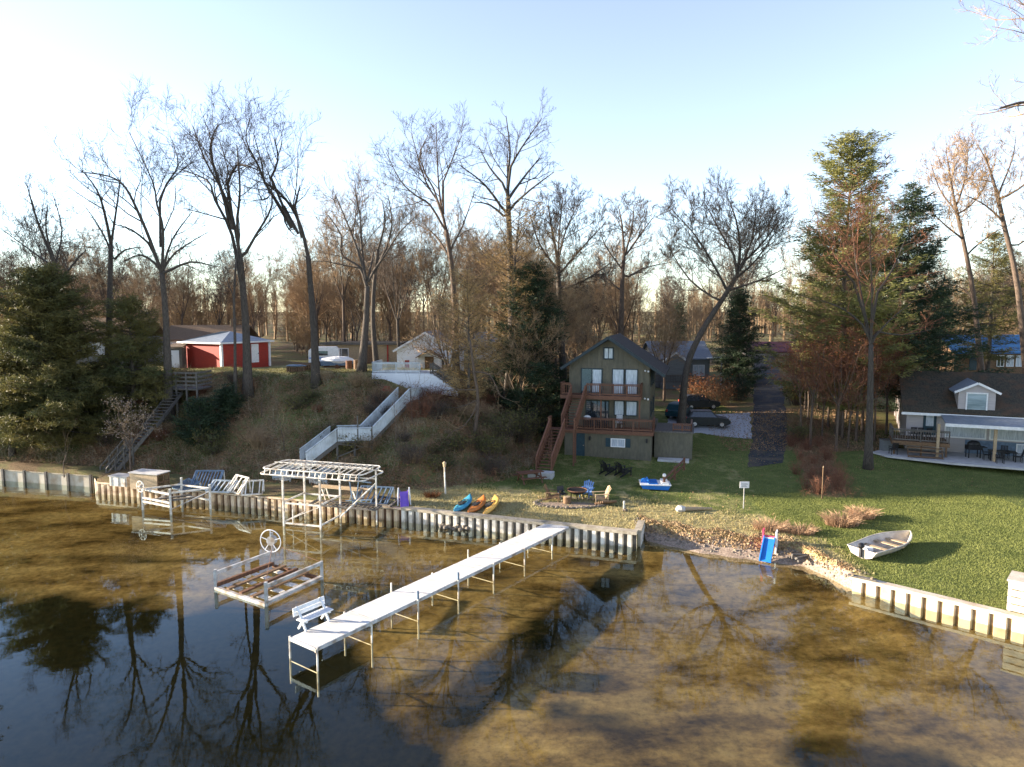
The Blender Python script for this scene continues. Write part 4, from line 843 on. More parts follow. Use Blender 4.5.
b = blades(26000, -40, -2, 53, 66, lambda x, y: (foot_dist(x, y) > 9.6) & (foot_dist(x, y) < 15), .14, .05)
tag(b.build('hilltop_grass', leafmat('hilltop_blades', (.2, .17, .065), (.1, .105, .035), scale=.6, trans=.35)), 'faded tan-green grass along the crest of the bluff', 'grass', kind='stuff')

P = scatter(3600, -6, 34, 30, 60, lambda x, y: ((x < 16) | (y > 47)) & (foot_dist(x, y) < 0) & ~((x > 30) & (y > 51.5))); b = MB(); b.leaves(P + [0, 0, .08], rng.uniform(.03, .07, len(P)))
P = np.c_[rng.uniform(19, 32, 700), rng.uniform(55, 110, 700)]; b.leaves(np.c_[P, terrain(P[:, 0], P[:, 1]) + .09], rng.uniform(.03, .08, len(P)))
tag(b.build('scattered_leaves', MATS['fallen_leaves']), 'scattered single brown leaves on the lawns and the asphalt drive', 'fallen leaves', kind='stuff')
# ------------------------------------------------------------------ building helpers
def part(name, m, parent, fn, smooth=False, label=None):
    b = MB(); fn(b); o = b.build(name, m, parent, smooth=smooth)
    if label: o['label'] = label
    return o
def window(par, x0, x1, z0, z1, y, mglass, mframe, fr=.07, mull=1, out=-1, hbar=False):
    """window in a wall facing local -Y (out=-1) standing proud of plane y"""
    w = part('window', mframe, par, lambda b: [b.bx(x0-fr, x1+fr, y+out*.07, y+out*.004, z1, z1+fr), b.bx(x0-fr, x1+fr, y+out*.09, y+out*.004, z0-fr, z0), b.bx(x0-fr, x0, y+out*.07, y+out*.004, z0, z1), b.bx(x1, x1+fr, y+out*.07, y+out*.004, z0, z1)]
         + [b.bx(x0+(x1-x0)*(i+1)/(mull+1)-.025, x0+(x1-x0)*(i+1)/(mull+1)+.025, y+out*.06, y+out*.004, z0, z1) for i in range(mull)] + ([b.bx(x0, x1, y+out*.055, y+out*.004, (z0+z1)/2-.02, (z0+z1)/2+.02)] if hbar else []))
    part('pane', mglass, w, lambda b: b.bx(x0, x1, y+out*.03, y+out*.002, z0, z1)); return w
def window_side(par, x, y0, y1, z0, z1, mglass, mframe, s=1, fr=.06):
    w = part('window', mframe, par, lambda b: [b.bx(x+s*.004, x+s*.07, y0-fr, y1+fr, z1, z1+fr), b.bx(x+s*.004, x+s*.09, y0-fr, y1+fr, z0-fr, z0), b.bx(x+s*.004, x+s*.07, y0-fr, y0, z0, z1), b.bx(x+s*.004, x+s*.07, y1, y1+fr, z0, z1)])
    part('pane', mglass, w, lambda b: b.bx(x+s*.002, x+s*.03, y0, y1, z0, z1)); return w
def railing(b, a, c, h=.95, posts=None, bal=.14, w=.09, lower=.12):
    a = np.array(a, float); c = np.array(c, float); L = np.linalg.norm(c-a); n = posts or max(2, int(L/1.6)+1); u = np.array([0, 0, 1.0])
    for i in range(n): p = a+(c-a)*i/(n-1); b.beam(p, p+u*h, w)
    b.beam(a+u*h, c+u*h, .13, .045); b.beam(a+u*(h-.1), c+u*(h-.1), .04, .09); b.beam(a+u*lower, c+u*lower, .04, .09)
    k = int(L/bal)
    for i in range(1, k): p = a+(c-a)*i/k; b.beam(p+u*lower, p+u*(h-.1), .035)
def gable_roof(b, x0, x1, y0, y1, ze, zr, oh=.35, ohf=.5, th=.16, axis='y', oh1=None):
    """two slabs; ridge along axis"""
    if axis == 'y':
        xm = (x0+x1)/2; k = (zr-ze)/(xm-x0); e0 = x0-oh; e1 = x1+(oh1 or oh)
        for ex in (e0, e1):
            zo = ze-(x0-ex if ex < xm else ex-x1)*k
            b.prism([(xm, y0-ohf, zr), (ex, y0-ohf, zo), (ex, y0-ohf, zo+th), (xm, y0-ohf, zr+th*1.1)] if ex < xm else [(ex, y0-ohf, zo), (xm, y0-ohf, zr), (xm, y0-ohf, zr+th*1.1), (ex, y0-ohf, zo+th)], (0, y1-y0+2*ohf, 0))
    else:
        ym = (y0+y1)/2; k = (zr-ze)/(ym-y0); zo = ze-oh*k
        for ey in (y0-oh, y1+oh):
            b.prism([(x0-ohf, ym, zr), (x0-ohf, ey, zo), (x0-ohf, ey, zo+th), (x0-ohf, ym, zr+th*1.1)], (x1-x0+2*ohf, 0, 0))
def gable_wall(b, x0, x1, y, z0, ze, zr, th=.15):
    xm = (x0+x1)/2; b.prism([(x0, y, z0), (x1, y, z0), (x1, y, ze), (xm, y, zr), (x0, y, ze)], (0, th, 0))

# ------------------------------------------------------------------ olive house
c0 = G(607, 458, 1.4); HA = R(-15)
H_ = thing('house', 'olive green three-level gabled house with stacked red-brown decks and outside stairs', 'house', (c0[0], c0[1], 1.35), HA)
hw = 3.45; yb = 1.9; DP = 9.0; Z1, Z2, ZE, ZR = 2.3, 5.0, 7.35, 9.55
part('basement_wall', M_olive, H_, lambda b: [b.bx(-hw, hw, 0, DP, -.5, Z1-.25)] + [b.bx(x-.03, x+.03, -.025, -.001, 0, Z1-.26) for x in np.linspace(-hw+.05, hw-.05, 8)])
def up(b):
    gable_wall(b, -hw, hw-.35, yb, Z1-.2, ZE, ZR-.12); b.bx(-hw, -hw+.15, yb+.15, DP, Z1-.2, ZE); b.bx(hw-.5, hw-.35, yb+.15, DP, Z1-.2, ZE); gable_wall(b, -hw, hw-.35, DP, Z1-.2, ZE, ZR-.12)
    for x in np.arange(-hw+.2, hw-.4, .42):
        zt = ZE + (ZR-ZE)*(1-abs(x+.175)/(hw-.175)) - .35; b.bx(x-.025, x+.025, yb-.025, yb-.001, Z2+2.3 if abs(x) < 2.4 else Z2, max(zt, ZE-.2))
    for y in np.arange(yb+.5, DP, .6): b.bx(hw-.349, hw-.325, y-.025, y+.025, Z1, ZE)
part('wall', M_olive, H_, up)
rf = part('roof', M_darkroof, H_, lambda b: gable_roof(b, -hw, hw-.35, yb, DP, ZE+.02, ZR, .6, .75, .16, oh1=1.25))
part('fascia', M_trimdark, rf, lambda b: [b.beam((-.175, yb-.78, ZR+.05), (s*(hw-.175+(.6 if s < 0 else 1.25))-.175, yb-.78, ZE-(.6 if s < 0 else 1.25)*(ZR-ZE)/(hw-.175)+.07), .05, .24) for s in (-1, 1)])
# decks
def deck(b, x0, x1, y0, y1, z):
    for i in range(int((y1-y0)/.15)): b.bx(x0, x1, y0+i*.15, y0+i*.15+.14, z-.04, z)
    b.bx(x0, x1, y0-.05, y0-.005, z-.3, z-.0); b.bx(x0-.0, x0+.05, y0, y1, z-.3, z-.045); b.bx(x1-.05, x1, y0, y1, z-.3, z-.045)
    for x in np.arange(x0+.4, x1-.3, .5): b.bx(x-.02, x+.02, y0, y1-.1, z-.28, z-.042)
d1 = part('deck', M_cedar, H_, lambda b: deck(b, -hw, hw+.15, -.15, yb-.05, Z1), label='lower red-brown deck above the basement')
part('railing', M_cedar, d1, lambda b: [railing(b, (-2.55, -.1, Z1), (hw+.1, -.1, Z1), posts=5), railing(b, (hw+.1, -.1, Z1), (hw+.1, yb, Z1), posts=2)])
d2 = part('deck', M_cedar, H_, lambda b: (deck(b, -hw-.45, hw-.9, .35, yb-.05, Z2), [b.beam((x, .5, Z1), (x, .5, Z2-.28), .11) for x in (-hw+.1, -.6, hw-1.0)]), label='upper red-brown deck under the gable')
part('railing', M_cedar, d2, lambda b: [railing(b, (-hw-.4, .42, Z2), (-3.1, .42, Z2), posts=2), railing(b, (-1.75, .42, Z2), (hw-.95, .42, Z2), posts=5), railing(b, (-hw-.4, .42, Z2), (-hw-.4, yb, Z2), posts=2), railing(b, (hw-.95, .42, Z2), (hw-.95, yb, Z2), posts=2)])
def flight(b, a, c, w, along_, n):
    a = np.array(a, float); c = np.array(c, float); s = np.array(along_, float)
    for e in (-w/2, w/2): b.beam(a+s*e-[0, 0, .12], c+s*e-[0, 0, .12], .06, .28)
    for i in range(n): p = a+(c-a)*(i+.5)/n; b.box(p+[0, 0, .03], (w if abs(s[0]) > .5 else .29, .29 if abs(s[0]) > .5 else w, .045))
st = part('stairs', M_cedar, H_, lambda b: [flight(b, (-2.4, .3, Z2-.1), (-2.75, -2.0, Z1+.45), 1.1, (1, 0, 0), 11), b.bx(-4.2, -2.1, -3.0, -2.02, Z1+.36, Z1+.42), flight(b, (-3.45, -3.0, Z1+.3), (-3.95, -5.6, .12), 1.1, (1, 0, 0), 12)]
     + [b.beam((x, y, -.3), (x, y, Z1+.4), .11) for x in (-4.1, -2.2) for y in (-2.1, -2.9)])
def srail(b, a, c, h=.9):
    a = np.array(a, float); c = np.array(c, float); u = np.array([0, 0, 1.0])
    for t in (0, .5, 1): p = a+(c-a)*t; b.beam(p, p+u*h, .09)
    b.beam(a+u*h, c+u*h, .12, .06); b.beam(a+u*(h-.14), c+u*(h-.14), .04, .13); b.beam(a+u*.2, c+u*.2, .04, .09)
    k = int(np.linalg.norm(c-a)/.15)
    for i in range(1, k): p = a+(c-a)*i/k; b.beam(p+u*.2, p+u*(h-.1), .035)
part('handrail', M_cedar, st, lambda b: [srail(b, (x, .3, Z2-.1), (x-.35, -2.0, Z1+.45)) for x in (-2.97, -1.83)] + [srail(b, (x, -3.0, Z1+.35), (x-.5, -5.55, .15)) for x in (-4.02, -2.88)] + [srail(b, (-4.15, -3.0, Z1+.4), (-4.15, -2.05, Z1+.4)), srail(b, (-2.15, -3.0, Z1+.4), (-2.15, -2.05, Z1+.4))])
part('step_slab', M_concrete, H_, lambda b: b.bx(-4.9, -3.1, -6.6, -5.75, -.35, .08))
# openings
dr = part('door', M_teal, H_, lambda b: b.bx(-2.75, -1.8, -.05, -.003, .05, 2.0)); part('handle', M_aluminium, dr, lambda b: b.sphere((-1.9, -.09, 1.0), .05))
w = window(H_, .35, 1.35, 1.05, 1.6, 0, M_curtain, M_whiteplastic, mull=1)
for x in (-.12, 1.45): part('shutter', M_teal, H_, lambda b: b.bx(x, x+.38, -.06, -.003, .98, 1.68))
for x in (-1.4, 3.1): part('wall_lamp', M_blackplastic, H_, lambda b: [b.bx(x-.06, x+.06, -.16, -.003, 1.5, 1.75), b.sphere((x, -.13, 1.48), .06)])
window(H_, -.55, .1, ZE+.55, ZE+1.35, yb, M_curtain, M_trimdark, fr=.1)
window(H_, -2.4, -.75, Z2+.05, Z2+2.0, yb, M_glass, M_trimdark); part('curtain', M_curtain, H_, lambda b: b.bx(-1.5, -.8, yb-.05, yb-.031, Z2+.1, Z2+1.95))
window(H_, .15, 1.0, Z2+.05, Z2+2.0, yb, M_curtain, M_trimdark, mull=0); window(H_, 1.2, 2.1, Z2+.05, Z2+2.0, yb, M_curtain, M_trimdark, mull=0)
window(H_, .35, 1.05, Z1+1.0, Z1+2.1, yb, M_curtain, M_trimdark, mull=0); window(H_, 1.3, 2.1, Z1+1.0, Z1+2.1, yb, M_curtain, M_trimdark, mull=0)
window(H_, -2.0, -.2, Z1+.05, Z1+2.05, yb, M_glass, M_trimdark)
for y in (3.0, 4.6, 6.4): window_side(H_, hw-.35, y, y+.8, Z2+.6, Z2+1.8, M_glass, M_trimdark)
for y in (3.2, 6.0): window_side(H_, hw-.35, y, y+.9, Z1+.8, Z1+2.0, M_glass, M_trimdark)
for z in (ZE-.45, Z2-.35): part('flood_light', M_whiteplastic, H_, lambda b: [b.sphere((hw-.45, yb-.14, z), .09), b.sphere((hw-.7, yb-.14, z+.05), .08)])
# side terrace block
tr = part('terrace_wall', M_olive, H_, lambda b: [b.bx(hw+.16, hw+3.1, 1.2, 5.5, -.5, Z1-.2)])
part('coping', M_greywood, tr, lambda b: b.bx(hw+.16, hw+3.2, 1.1, 5.5, Z1-.197, Z1-.08))
part('railing', M_cedar, tr, lambda b: [railing(b, (hw+1.6, 1.5, Z1-.08), (hw+3.0, 1.5, Z1-.08), h=.6, posts=3), railing(b, (hw+3.0, 1.5, Z1-.08), (hw+3.0, 4.0, Z1-.08), h=.6, posts=3)])
part('concrete_step', M_concrete, H_, lambda b: b.bx(hw+.5, hw+2.9, .1, 1.1, -.2, .12))
def hloc(x, y, z): q = rotz(HA) @ np.array([x, y, z]); return np.array([c0[0]+q[0], c0[1]+q[1], 1.35+q[2]])
# things on the decks
o = thing('covered_grill', 'pale covered grill standing on the lower deck by the stairs of the olive house', 'grill', hloc(-1.7, .5, Z1+.003), HA)
part('cover', M_whiteplastic, o, lambda b: b.sphere((0, 0, .85), (.32, .25, .22), 10, 6)); part('cart', M_blackplastic, o, lambda b: [b.bx(-.3, .3, -.22, .22, .25, .7)] + [b.beam((x, y, 0), (x, y, .3), .05) for x in (-.26, .26) for y in (-.18, .18)])
def deck_chair(name, label, loc, rz, m, group=None, s=1.0):
    o = thing(name, label, 'chair', loc, rz, group)
    part('seat', m, o, lambda b: b.bx(-.24*s, .24*s, -.24*s, .24*s, .4*s, .44*s)); part('backrest', m, o, lambda b: [b.beam((x*s, .24*s, .46*s), (x*s, .36*s, .95*s), .07*s, .02) for x in (-.2, -.1, 0, .1, .2)] + [b.beam((-.24*s, .36*s, .95*s), (.24*s, .36*s, .95*s), .05)])
    for x in (-.22, .22):
        for y in (-.22, .22): part('leg', m, o, lambda b: b.beam((x*s, y*s, 0), (x*s, y*s, .4*s), .04))
        part('armrest', m, o, lambda b: [b.beam((x*s*1.1, -.25*s, .63*s), (x*s*1.1, .28*s, .63*s), .07, .03), b.beam((x*s*1.1, -.22*s, .42*s), (x*s*1.1, -.22*s, .63*s), .04)])
    return o
t = thing('deck_table', 'dark round table on the lower deck of the olive house', 'table', hloc(.2, .9, Z1+.003), HA)
part('tabletop', M_blackplastic, t, lambda b: b.tube([(0, 0, .7), (0, 0, .74)], .5, 18)); part('pedestal', M_blackplastic, t, lambda b: [b.tube([(0, 0, .02), (0, 0, .7)], .04, 8), b.tube([(0, 0, 0), (0, 0, .03)], .25, 12)])
deck_chair('deck_chair', 'dark deck chair left of the round table on the lower deck', hloc(-.7, .9, Z1+.003), HA+R(90), M_blackplastic)
deck_chair('deck_chair', 'dark deck chair right of the round table on the lower deck', hloc(1.1, .9, Z1+.003), HA-R(90), M_blackplastic)
deck_chair('deck_chair', 'white chair at the rail before the lower window of the olive house', hloc(.75, 1.45, Z1+.003), HA, M_whiteplastic)

# ------------------------------------------------------------------ red outbuilding and its neighbours
a = at(184, 69); e = at(222, 66.5); ang = math.atan2(e[1]-a[1], e[0]-a[0]); L = np.hypot(*(e-a)[:2]); zb = D(222, 364, 66.5)[2]; DPT = 5.9
o = thing('red_outbuilding', 'barn-red outbuilding with white corner trim and pale metal hip roof on the bluff top', 'outbuilding', (a[0], a[1], zb), ang)
part('wall', M_red, o, lambda b: b.bx(0, L, 0, DPT, -1.2, 2.0)); part('corner_trim', M_whiteplastic, o, lambda b: [b.box((x, y, .7), (.22, .22, 2.6)) for x, y in ((.05, 0), (L, 0), (L, DPT))])
def hip(b):
    z0, z1, oh = 2.003, 3.0, .35; q = [(-oh, -oh, z0), (L+oh, -oh, z0), (L+oh, DPT+oh, z0), (-oh, DPT+oh, z0), (L*.45, DPT*.45, z1), (L*.55, DPT*.55, z1)]
    b.add(q, [[0, 1, 5, 4], [1, 2, 5], [2, 3, 4, 5], [3, 0, 4], [0, 3, 2, 1]])
part('roof', M_metalroof, o, hip); part('fascia', M_whiteplastic, o, lambda b: [b.bx(-.38, L+.38, -.4, -.355, 1.9, 2.05), b.bx(L+.355, L+.4, -.35, DPT+.38, 1.9, 2.05)]); dd_ = part('door', M_whiteplastic, o, lambda b: b.bx(L+.003, L+.05, 3.6, 4.5, -.1, 1.75)); part('handle', M_blackplastic, dd_, lambda b: b.sphere((L+.08, 4.4, .8), .05))
p = at(200, 75); zb = 8.0
o = thing('house', 'brown-roofed house with a pale gable end behind the red outbuilding', 'house', (p[0], p[1], zb), R(4))
part('wall', M_whitesiding, o, lambda b: b.bx(-3.6, 4.2, 0, 6, -1, 2.1)); part('roof', M_brownroof, o, lambda b: gable_roof(b, -3.6, 4.2, 0, 6, 2.1, 3.4, .4, .4, .15, 'x')); part('chimney', M_brownroof, o, lambda b: b.bx(2.6, 3.1, 2.6, 3.1, 3.0, 4.3)); window(o, -2.6, -1.6, .5, 1.5, 0, M_glass, M_whiteplastic)
p = at(176, 67.5)
o = thing('shed', 'small pale grey shed squeezed left of the red outbuilding', 'shed', (p[0], p[1], p[2]), R(5))
part('wall', M_greywood, o, lambda b: b.bx(-.6, .6, 0, 1.2, -.3, 1.9)); part('roof', M_brownroof, o, lambda b: b.prism([(-.75, -.15, 1.95), (.75, -.15, 1.95), (.75, -.15, 2.05), (-.75, -.15, 2.05)], (0, 1.5, .25))); part('door', M_whitesiding, o, lambda b: b.bx(-.35, .35, -.04, -.003, 0, 1.7))
p = at(100, 74); o = thing('house', 'low dark-roofed house mostly hidden behind the left hemlocks', 'house', (p[0], p[1], 8.0), 0)
part('wall', M_greysiding, o, lambda b: b.bx(-4, 4, 0, 6, -1, 2.3)); part('roof', M_brownroof, o, lambda b: gable_roof(b, -4, 4, 0, 6, 2.3, 4.2, .4, .4, .15, 'x')); window(o, -1, 1, .6, 1.7, 0, M_curtain, M_whiteplastic)
# ------------------------------------------------------------------ white cottage
p = D(426, 375, 66); cw = 2.75; zb = p[2]
o = thing('cottage', 'white cottage with a front gable and small porch roof on the bluff top', 'cottage', (p[0], p[1], zb), R(-3))
hE = D(426, 350, 66)[2]-zb; hR = D(426, 333, 66)[2]-zb
part('wall', M_whitesiding, o, lambda b: [gable_wall(b, -cw, cw, 0, -1.5, hE, hR-.1), gable_wall(b, -cw, cw, 7, -1.5, hE, hR-.1), b.bx(-cw, -cw+.15, .15, 7, -1.5, hE), b.bx(cw-.15, cw, .15, 7, -1.5, hE)])
part('roof', M_greyroof, o, lambda b: gable_roof(b, -cw, cw, 0, 7, hE, hR, .3, .35, .13)); part('fascia', M_whiteplastic, o, lambda b: [b.beam((0, -.37, hR+.03), (s*(cw+.3), -.37, hE-.3*(hR-hE)/cw+.05), .04, .18) for s in (-1, 1)])
pr = part('porch_roof', M_brownroof, o, lambda b: gable_roof(b, -.6, 1.5, -1.2, -.05, 1.75, 2.35, .15, .1, .08)); part('post', M_whiteplastic, pr, lambda b: [b.beam((x, -1.15, 0), (x, -1.15, 1.75), .1) for x in (-.55, 1.45)])
dd_ = part('door', M_brownwood, o, lambda b: b.bx(-.1, .75, -.05, -.003, 0, 1.75)); part('handle', M_aluminium, dd_, lambda b: b.sphere((.65, -.09, .85), .05)); window(o, -2.0, -1.55, .6, 1.4, 0, M_red, M_whiteplastic, mull=0); window(o, 1.5, 2.1, .6, 1.5, 0, M_glass, M_whiteplastic)
# deck of the cottage with white skirt
a = D(372, 373, 58.6); e = D(412, 374, 58.6); zt = a[2]
o = thing('cottage_deck', 'white cottage deck with slatted rail and tapering white skirting', 'deck', (a[0], a[1], zt), R(-4)); Lx = e[0]-a[0]+1.6
part('floor', M_stairgrey, o, lambda b: b.bx(0, Lx, 0, 3.2, -.15, 0)); part('skirting', M_whitesiding, o, lambda b: b.prism([(0, -.05, -.9), (Lx, -.05, -1.6), (Lx, -.05, -.02), (0, -.05, -.02)], (0, .045, 0)))
part('railing', M_stairgrey, o, lambda b: [railing(b, (0.05, .05, 0), (Lx-.9, .05, 0), h=.9, bal=.1), railing(b, (.05, .05, 0), (.05, 3.1, 0), h=.9, bal=.1)])
def steps_down(b):
    flight(b, (Lx+.05, .5, -.05), (Lx+2.2, .5, -1.5), 1.0, (0, 1, 0), 9); b.prism([(Lx, -.06, -.05), (Lx+2.3, -.06, -1.55), (Lx+2.3, -.06, -1.9), (Lx, -.06, -1.7)], (0, .05, 0))
stp = part('steps', M_whitesiding, o, steps_down); part('handrail', M_greywood, stp, lambda b: [srail(b, (Lx, y, -.05), (Lx+2.2, y, -1.5)) for y in (0, 1.0)])
# clutter in the yard: trailer, low pale outbuilding, boat under cover, bins
p = at(352, 76); o = thing('low_outbuilding', 'low pale outbuilding with a flat dark roof left of the white cottage', 'outbuilding', p, R(-2))
part('wall', M_tanwood, o, lambda b: b.bx(-3, 5.2, 0, 3.5, -.6, 2.1)); part('roof', M_darkroof, o, lambda b: b.bx(-3.3, 5.5, -.4, 3.8, 2.103, 2.28)); part('fascia', M_greywood, o, lambda b: b.bx(-3.32, 5.52, -.45, -.403, 2.06, 2.3)); part('post', M_red, o, lambda b: [b.beam((x, -.3, -.3), (x, -.3, 2.1), .14) for x in (1.2, 2.6, 4, 5.2)]); window(o, -1.8, -.4, .8, 1.6, 0, M_glass, M_whiteplastic); part('door', M_brownwood, o, lambda b: b.bx(1.6, 2.4, -.05, -.003, 0, 1.85))
p = at(324, 71); o = thing('camper_trailer', 'white rounded camper trailer parked by the leaning tree', 'trailer', p, R(10))
part('body', M_whiteplastic, o, lambda b: b.prism([(-1.5, 0, .45), (1.3, 0, .45), (1.55, 0, .8), (1.5, 0, 1.7), (1.2, 0, 2.0), (-1.1, 0, 2.0), (-1.5, 0, 1.65)], (0, 1.7, 0))); part('window', M_glass, o, lambda b: b.bx(-.8, .4, -.03, -.002, 1.15, 1.6)); part('stripe', M_blueplastic, o, lambda b: b.bx(-1.45, 1.4, -.02, -.002, .85, .95))
for x in (-.3, .35): part('wheel', M_blackplastic, o, lambda b: b.tube([(x, -.06, .3), (x, .14, .3)], .3, 14))
part('hitch', M_rust, o, lambda b: b.beam((1.3, .85, .45), (2.3, .85, .42), .08))
p = at(338, 67.5); o = thing('covered_boat', 'small boat under a rumpled white cover in the cluttered yard', 'covered boat', p, R(5))
part('hull', M_bluetarp, o, lambda b: b.prism([(-1.5, -.55, .35), (1.2, -.55, .35), (1.7, -.55, .75), (-1.6, -.55, .75)], (0, 1.1, 0))); part('cover', M_whiteplastic, o, lambda b: b.sphere((0, 0, .78), (1.7, .65, .42), 14, 6, .12)); part('trailer_frame', M_rust, o, lambda b: [b.beam((-1.4, y, .2), (1.6, y, .2), .08) for y in (-.4, .4)] + [b.tube([(0, -.62, .22), (0, -.5, .22)], .22, 12), b.tube([(0, .5, .22), (0, .62, .22)], .22, 12)])
for px, Y, m, lab in [(349, 66, M_rust, 'rust-red drum beside the covered boat'), (357, 65.5, M_brownwood, 'brown drum beside the snapped-limb tree')]:
    p = at(px, Y); o = thing('drum', lab, 'drum', p); part('shell', m, o, lambda b: b.tube([(0, 0, 0), (0, 0, .9)], .3, 14)); part('hoop', m, o, lambda b: [b.torus((0, 0, z), .3, .02, (0, 0, 1), 16, 5) for z in (.25, .6)])
for k, (px, py) in enumerate([(296, 366), (306, 365)]):
    p = at(px, 62 + k); o = thing('woodpile', ['low tarped woodpile left of the leaning tree', 'bare woodpile right beside the tarped one'][k], 'woodpile', p, .1)
    part('logs', M_brownwood, o, lambda b: [b.tube([(x*.2-.7, -.3, .1+z*.18), (x*.2-.7+random.uniform(-.02, .02), .3, .1+z*.18)], .09, 7) for x in range(8) for z in range(3)])
    if k == 0: part('tarp', M_bluetarp, o, lambda b: b.sphere((0, 0, .55), (.9, .45, .12), 12, 5, .1))
p = D(380, 388, 60.5); p = at(386, 56.6); o = thing('mower', 'small red garden mower on the grass below the cottage deck', 'mower', p, R(-20))
part('body', M_red, o, lambda b: [b.bx(-.35, .35, -.25, .25, .18, .42), b.bx(-.1, .25, -.18, .18, .42, .62)])
part('handle', M_blackplastic, o, lambda b: [b.beam((-.3, y, .4), (-.95, y, .95), .03) for y in (-.2, .2)] + [b.beam((-.95, -.2, .95), (-.95, .2, .95), .03)])
for x in (-.28, .28):
    for y in (-.28, .28): part('wheel', M_blackplastic, o, lambda b: b.tube([(x, y-.03, .14), (x, y+.03, .14)], .14, 12))

# ------------------------------------------------------------------ dormer house on the right
Yf = 57.5; p = D(903, 409, Yf); zb = 1.55; zE = p[2]-zb; zR = D(905, 371.5, Yf+6)[2]-zb; x0 = p[0]; WL = 16.0
RA = R(-24)
def rloc(x, y, z): q = rotz(RA) @ np.array([x, y, 0]); return np.array([x0+q[0], Yf+q[1], z])
def rx(px, yl):          # local x of the point at local depth yl seen in pixel column px
    lo, hi = -10, 30
    for _ in range(40):
        m_ = (lo+hi)/2; q = rloc(m_, yl, 0); u = 512 + F*q[0]/(q[1]*math.cos(PITCH) + (CAM_Z-3)*math.sin(PITCH))
        lo, hi = (m_, hi) if u < px else (lo, m_)
    return lo
R_ = thing('house', 'pale mauve lakeside house with mossy brown roof, white dormer and covered porch', 'house', (x0, Yf, zb), RA)
part('wall', M_mauvesiding, R_, lambda b: [b.bx(.35, WL, .5, 11.5, -.3, zE), b.prism([(.35, .5, zE), (.35, 11.5, zE), (.35, 6, zR-.2)], (.15, 0, 0))])
part('foundation_band', M_bluetarp, R_, lambda b: b.bx(4.6, WL, .44, .497, -.3, 1.15))
part('roof', M_thatch, R_, lambda b: gable_roof(b, .35, WL, .5, 11.5, zE, zR, .55, .35, .16, 'x'))
part('gutter', M_whiteplastic, R_, lambda b: b.bx(-.1, WL+.4, -.17, -.08, zE-.42, zE-.22))
da, db = rx(956, .55), rx(993, .55); dmid = (da+db)/2; dr_ = zE+1.6+(dmid-da)*.5
dm = part('dormer', M_mauvesiding, R_, lambda b: b.prism([(x, y, z) for x, y, z in [(da, .55, zE-.55), (db, .55, zE-.55), (db, .55, zE+1.6), (dmid, .55, dr_), (da, .55, zE+1.6)]], (0, 4.2, 0)))
dz = zE
part('dormer_roof', M_greyroof, dm, lambda b: gable_roof(b, da, db, .55, 5.0, zE+1.62, dr_+.04, .32, .18, .08)); part('fascia', M_whiteplastic, dm, lambda b: [b.beam((dmid, .34, dr_+.08), (dmid+s*(dmid-da+.32), .34, zE+1.62-.16+.06), .05, .17) for s in (-1, 1)])
w = window(dm, da+.62, db-.62, zE+.1, zE+1.45, .55, M_dormerglass, M_whiteplastic, fr=.1, mull=0)
pr = part('porch_roof', M_metalroof, R_, lambda b: b.prism([(2.7, -3.0, zE-.75), (2.7, .45, zE-.3), (2.7, .45, zE-.2), (2.7, -3.0, zE-.62)], (WL-2.7, 0, 0)))
part('fascia', M_whiteplastic, pr, lambda b: b.bx(2.65, WL, -3.08, -3.005, zE-.82, zE-.58))
for px in (938, 995, 1046): xx = rx(px, -2.7); part('post', M_tanwood, R_, lambda b: b.beam((xx, -2.7, .1), (xx, -2.7, zE-.7), .2))
window(R_, 3.2, 5.9, zE-2.1, zE-1.05, .5, M_curtain, M_whiteplastic, fr=.1, mull=0); window(R_, 6.3, 9.0, zE-2.1, zE-1.05, .5, M_curtain, M_whiteplastic, fr=.1, mull=0); window(R_, 9.5, 10.9, zE-2.0, zE-1.1, .5, M_glass, M_whiteplastic, mull=1)
window(R_, 8.1, 9.2, .25, 1.0, .44, M_curtain, M_whiteplastic, mull=0); window(R_, 10.1, 12.2, .2, 1.0, .44, M_curtain, M_whiteplastic, mull=1)
dd_ = part('door', M_teal, R_, lambda b: b.bx(1.55, 2.5, .44, .497, 1.35, 3.2)); part('pane', M_curtain, dd_, lambda b: b.bx(1.75, 2.3, .42, .438, 2.1, 3.05))
dk = part('deck', M_brownwood, R_, lambda b: (deck(b, -.9, 3.1, -2.6, .45, 1.2), [b.beam((x, -2.4, -.2), (x, -2.4, 1.0), .12) for x in (-.7, 1.2, 2.9)]), label='raised brown deck at the left end')
part('railing', M_greywood, dk, lambda b: [railing(b, (-.85, -2.5, 1.2), (3.05, -2.5, 1.2), h=.95, bal=.17), railing(b, (-.85, -2.5, 1.2), (-.85, .4, 1.2), h=.95, bal=.17)])
part('steps', M_brownwood, R_, lambda b: [b.bx(.2+i*.0, 2.6, -2.95-i*.3, -2.66-i*.3, .75-i*.3, .82-i*.3) for i in range(3)] + [b.prism([(x, -2.65, .75), (x, -3.6, .05), (x, -3.6, -.1), (x, -2.65, .5)], (.05, 0, 0)) for x in (.2, 2.55)])
b = MB(); z_ = 1.5; b.prism([tuple(rloc(x, y, z_)) for x, y in ((-2.2, -2.2), (-1.2, -3.6), (3, -4.6), (WL, -5.0), (WL, .3), (-.5, .3), (-1.5, -.9))], (0, 0, .14)); tag(b.build('patio', M_concrete), kind='structure')
zp = 1.642
def patio_chair(lab, px, Y, rz): yl = Y-Yf; return deck_chair('patio_chair', lab, rloc(rx(px, yl), yl, zp), rz+RA, M_blackplastic)
g = thing('kettle_grill', 'black wheeled barbecue on the patio under the porch roof', 'grill', rloc(rx(974, -1.6), -1.6, zp), RA+.3)
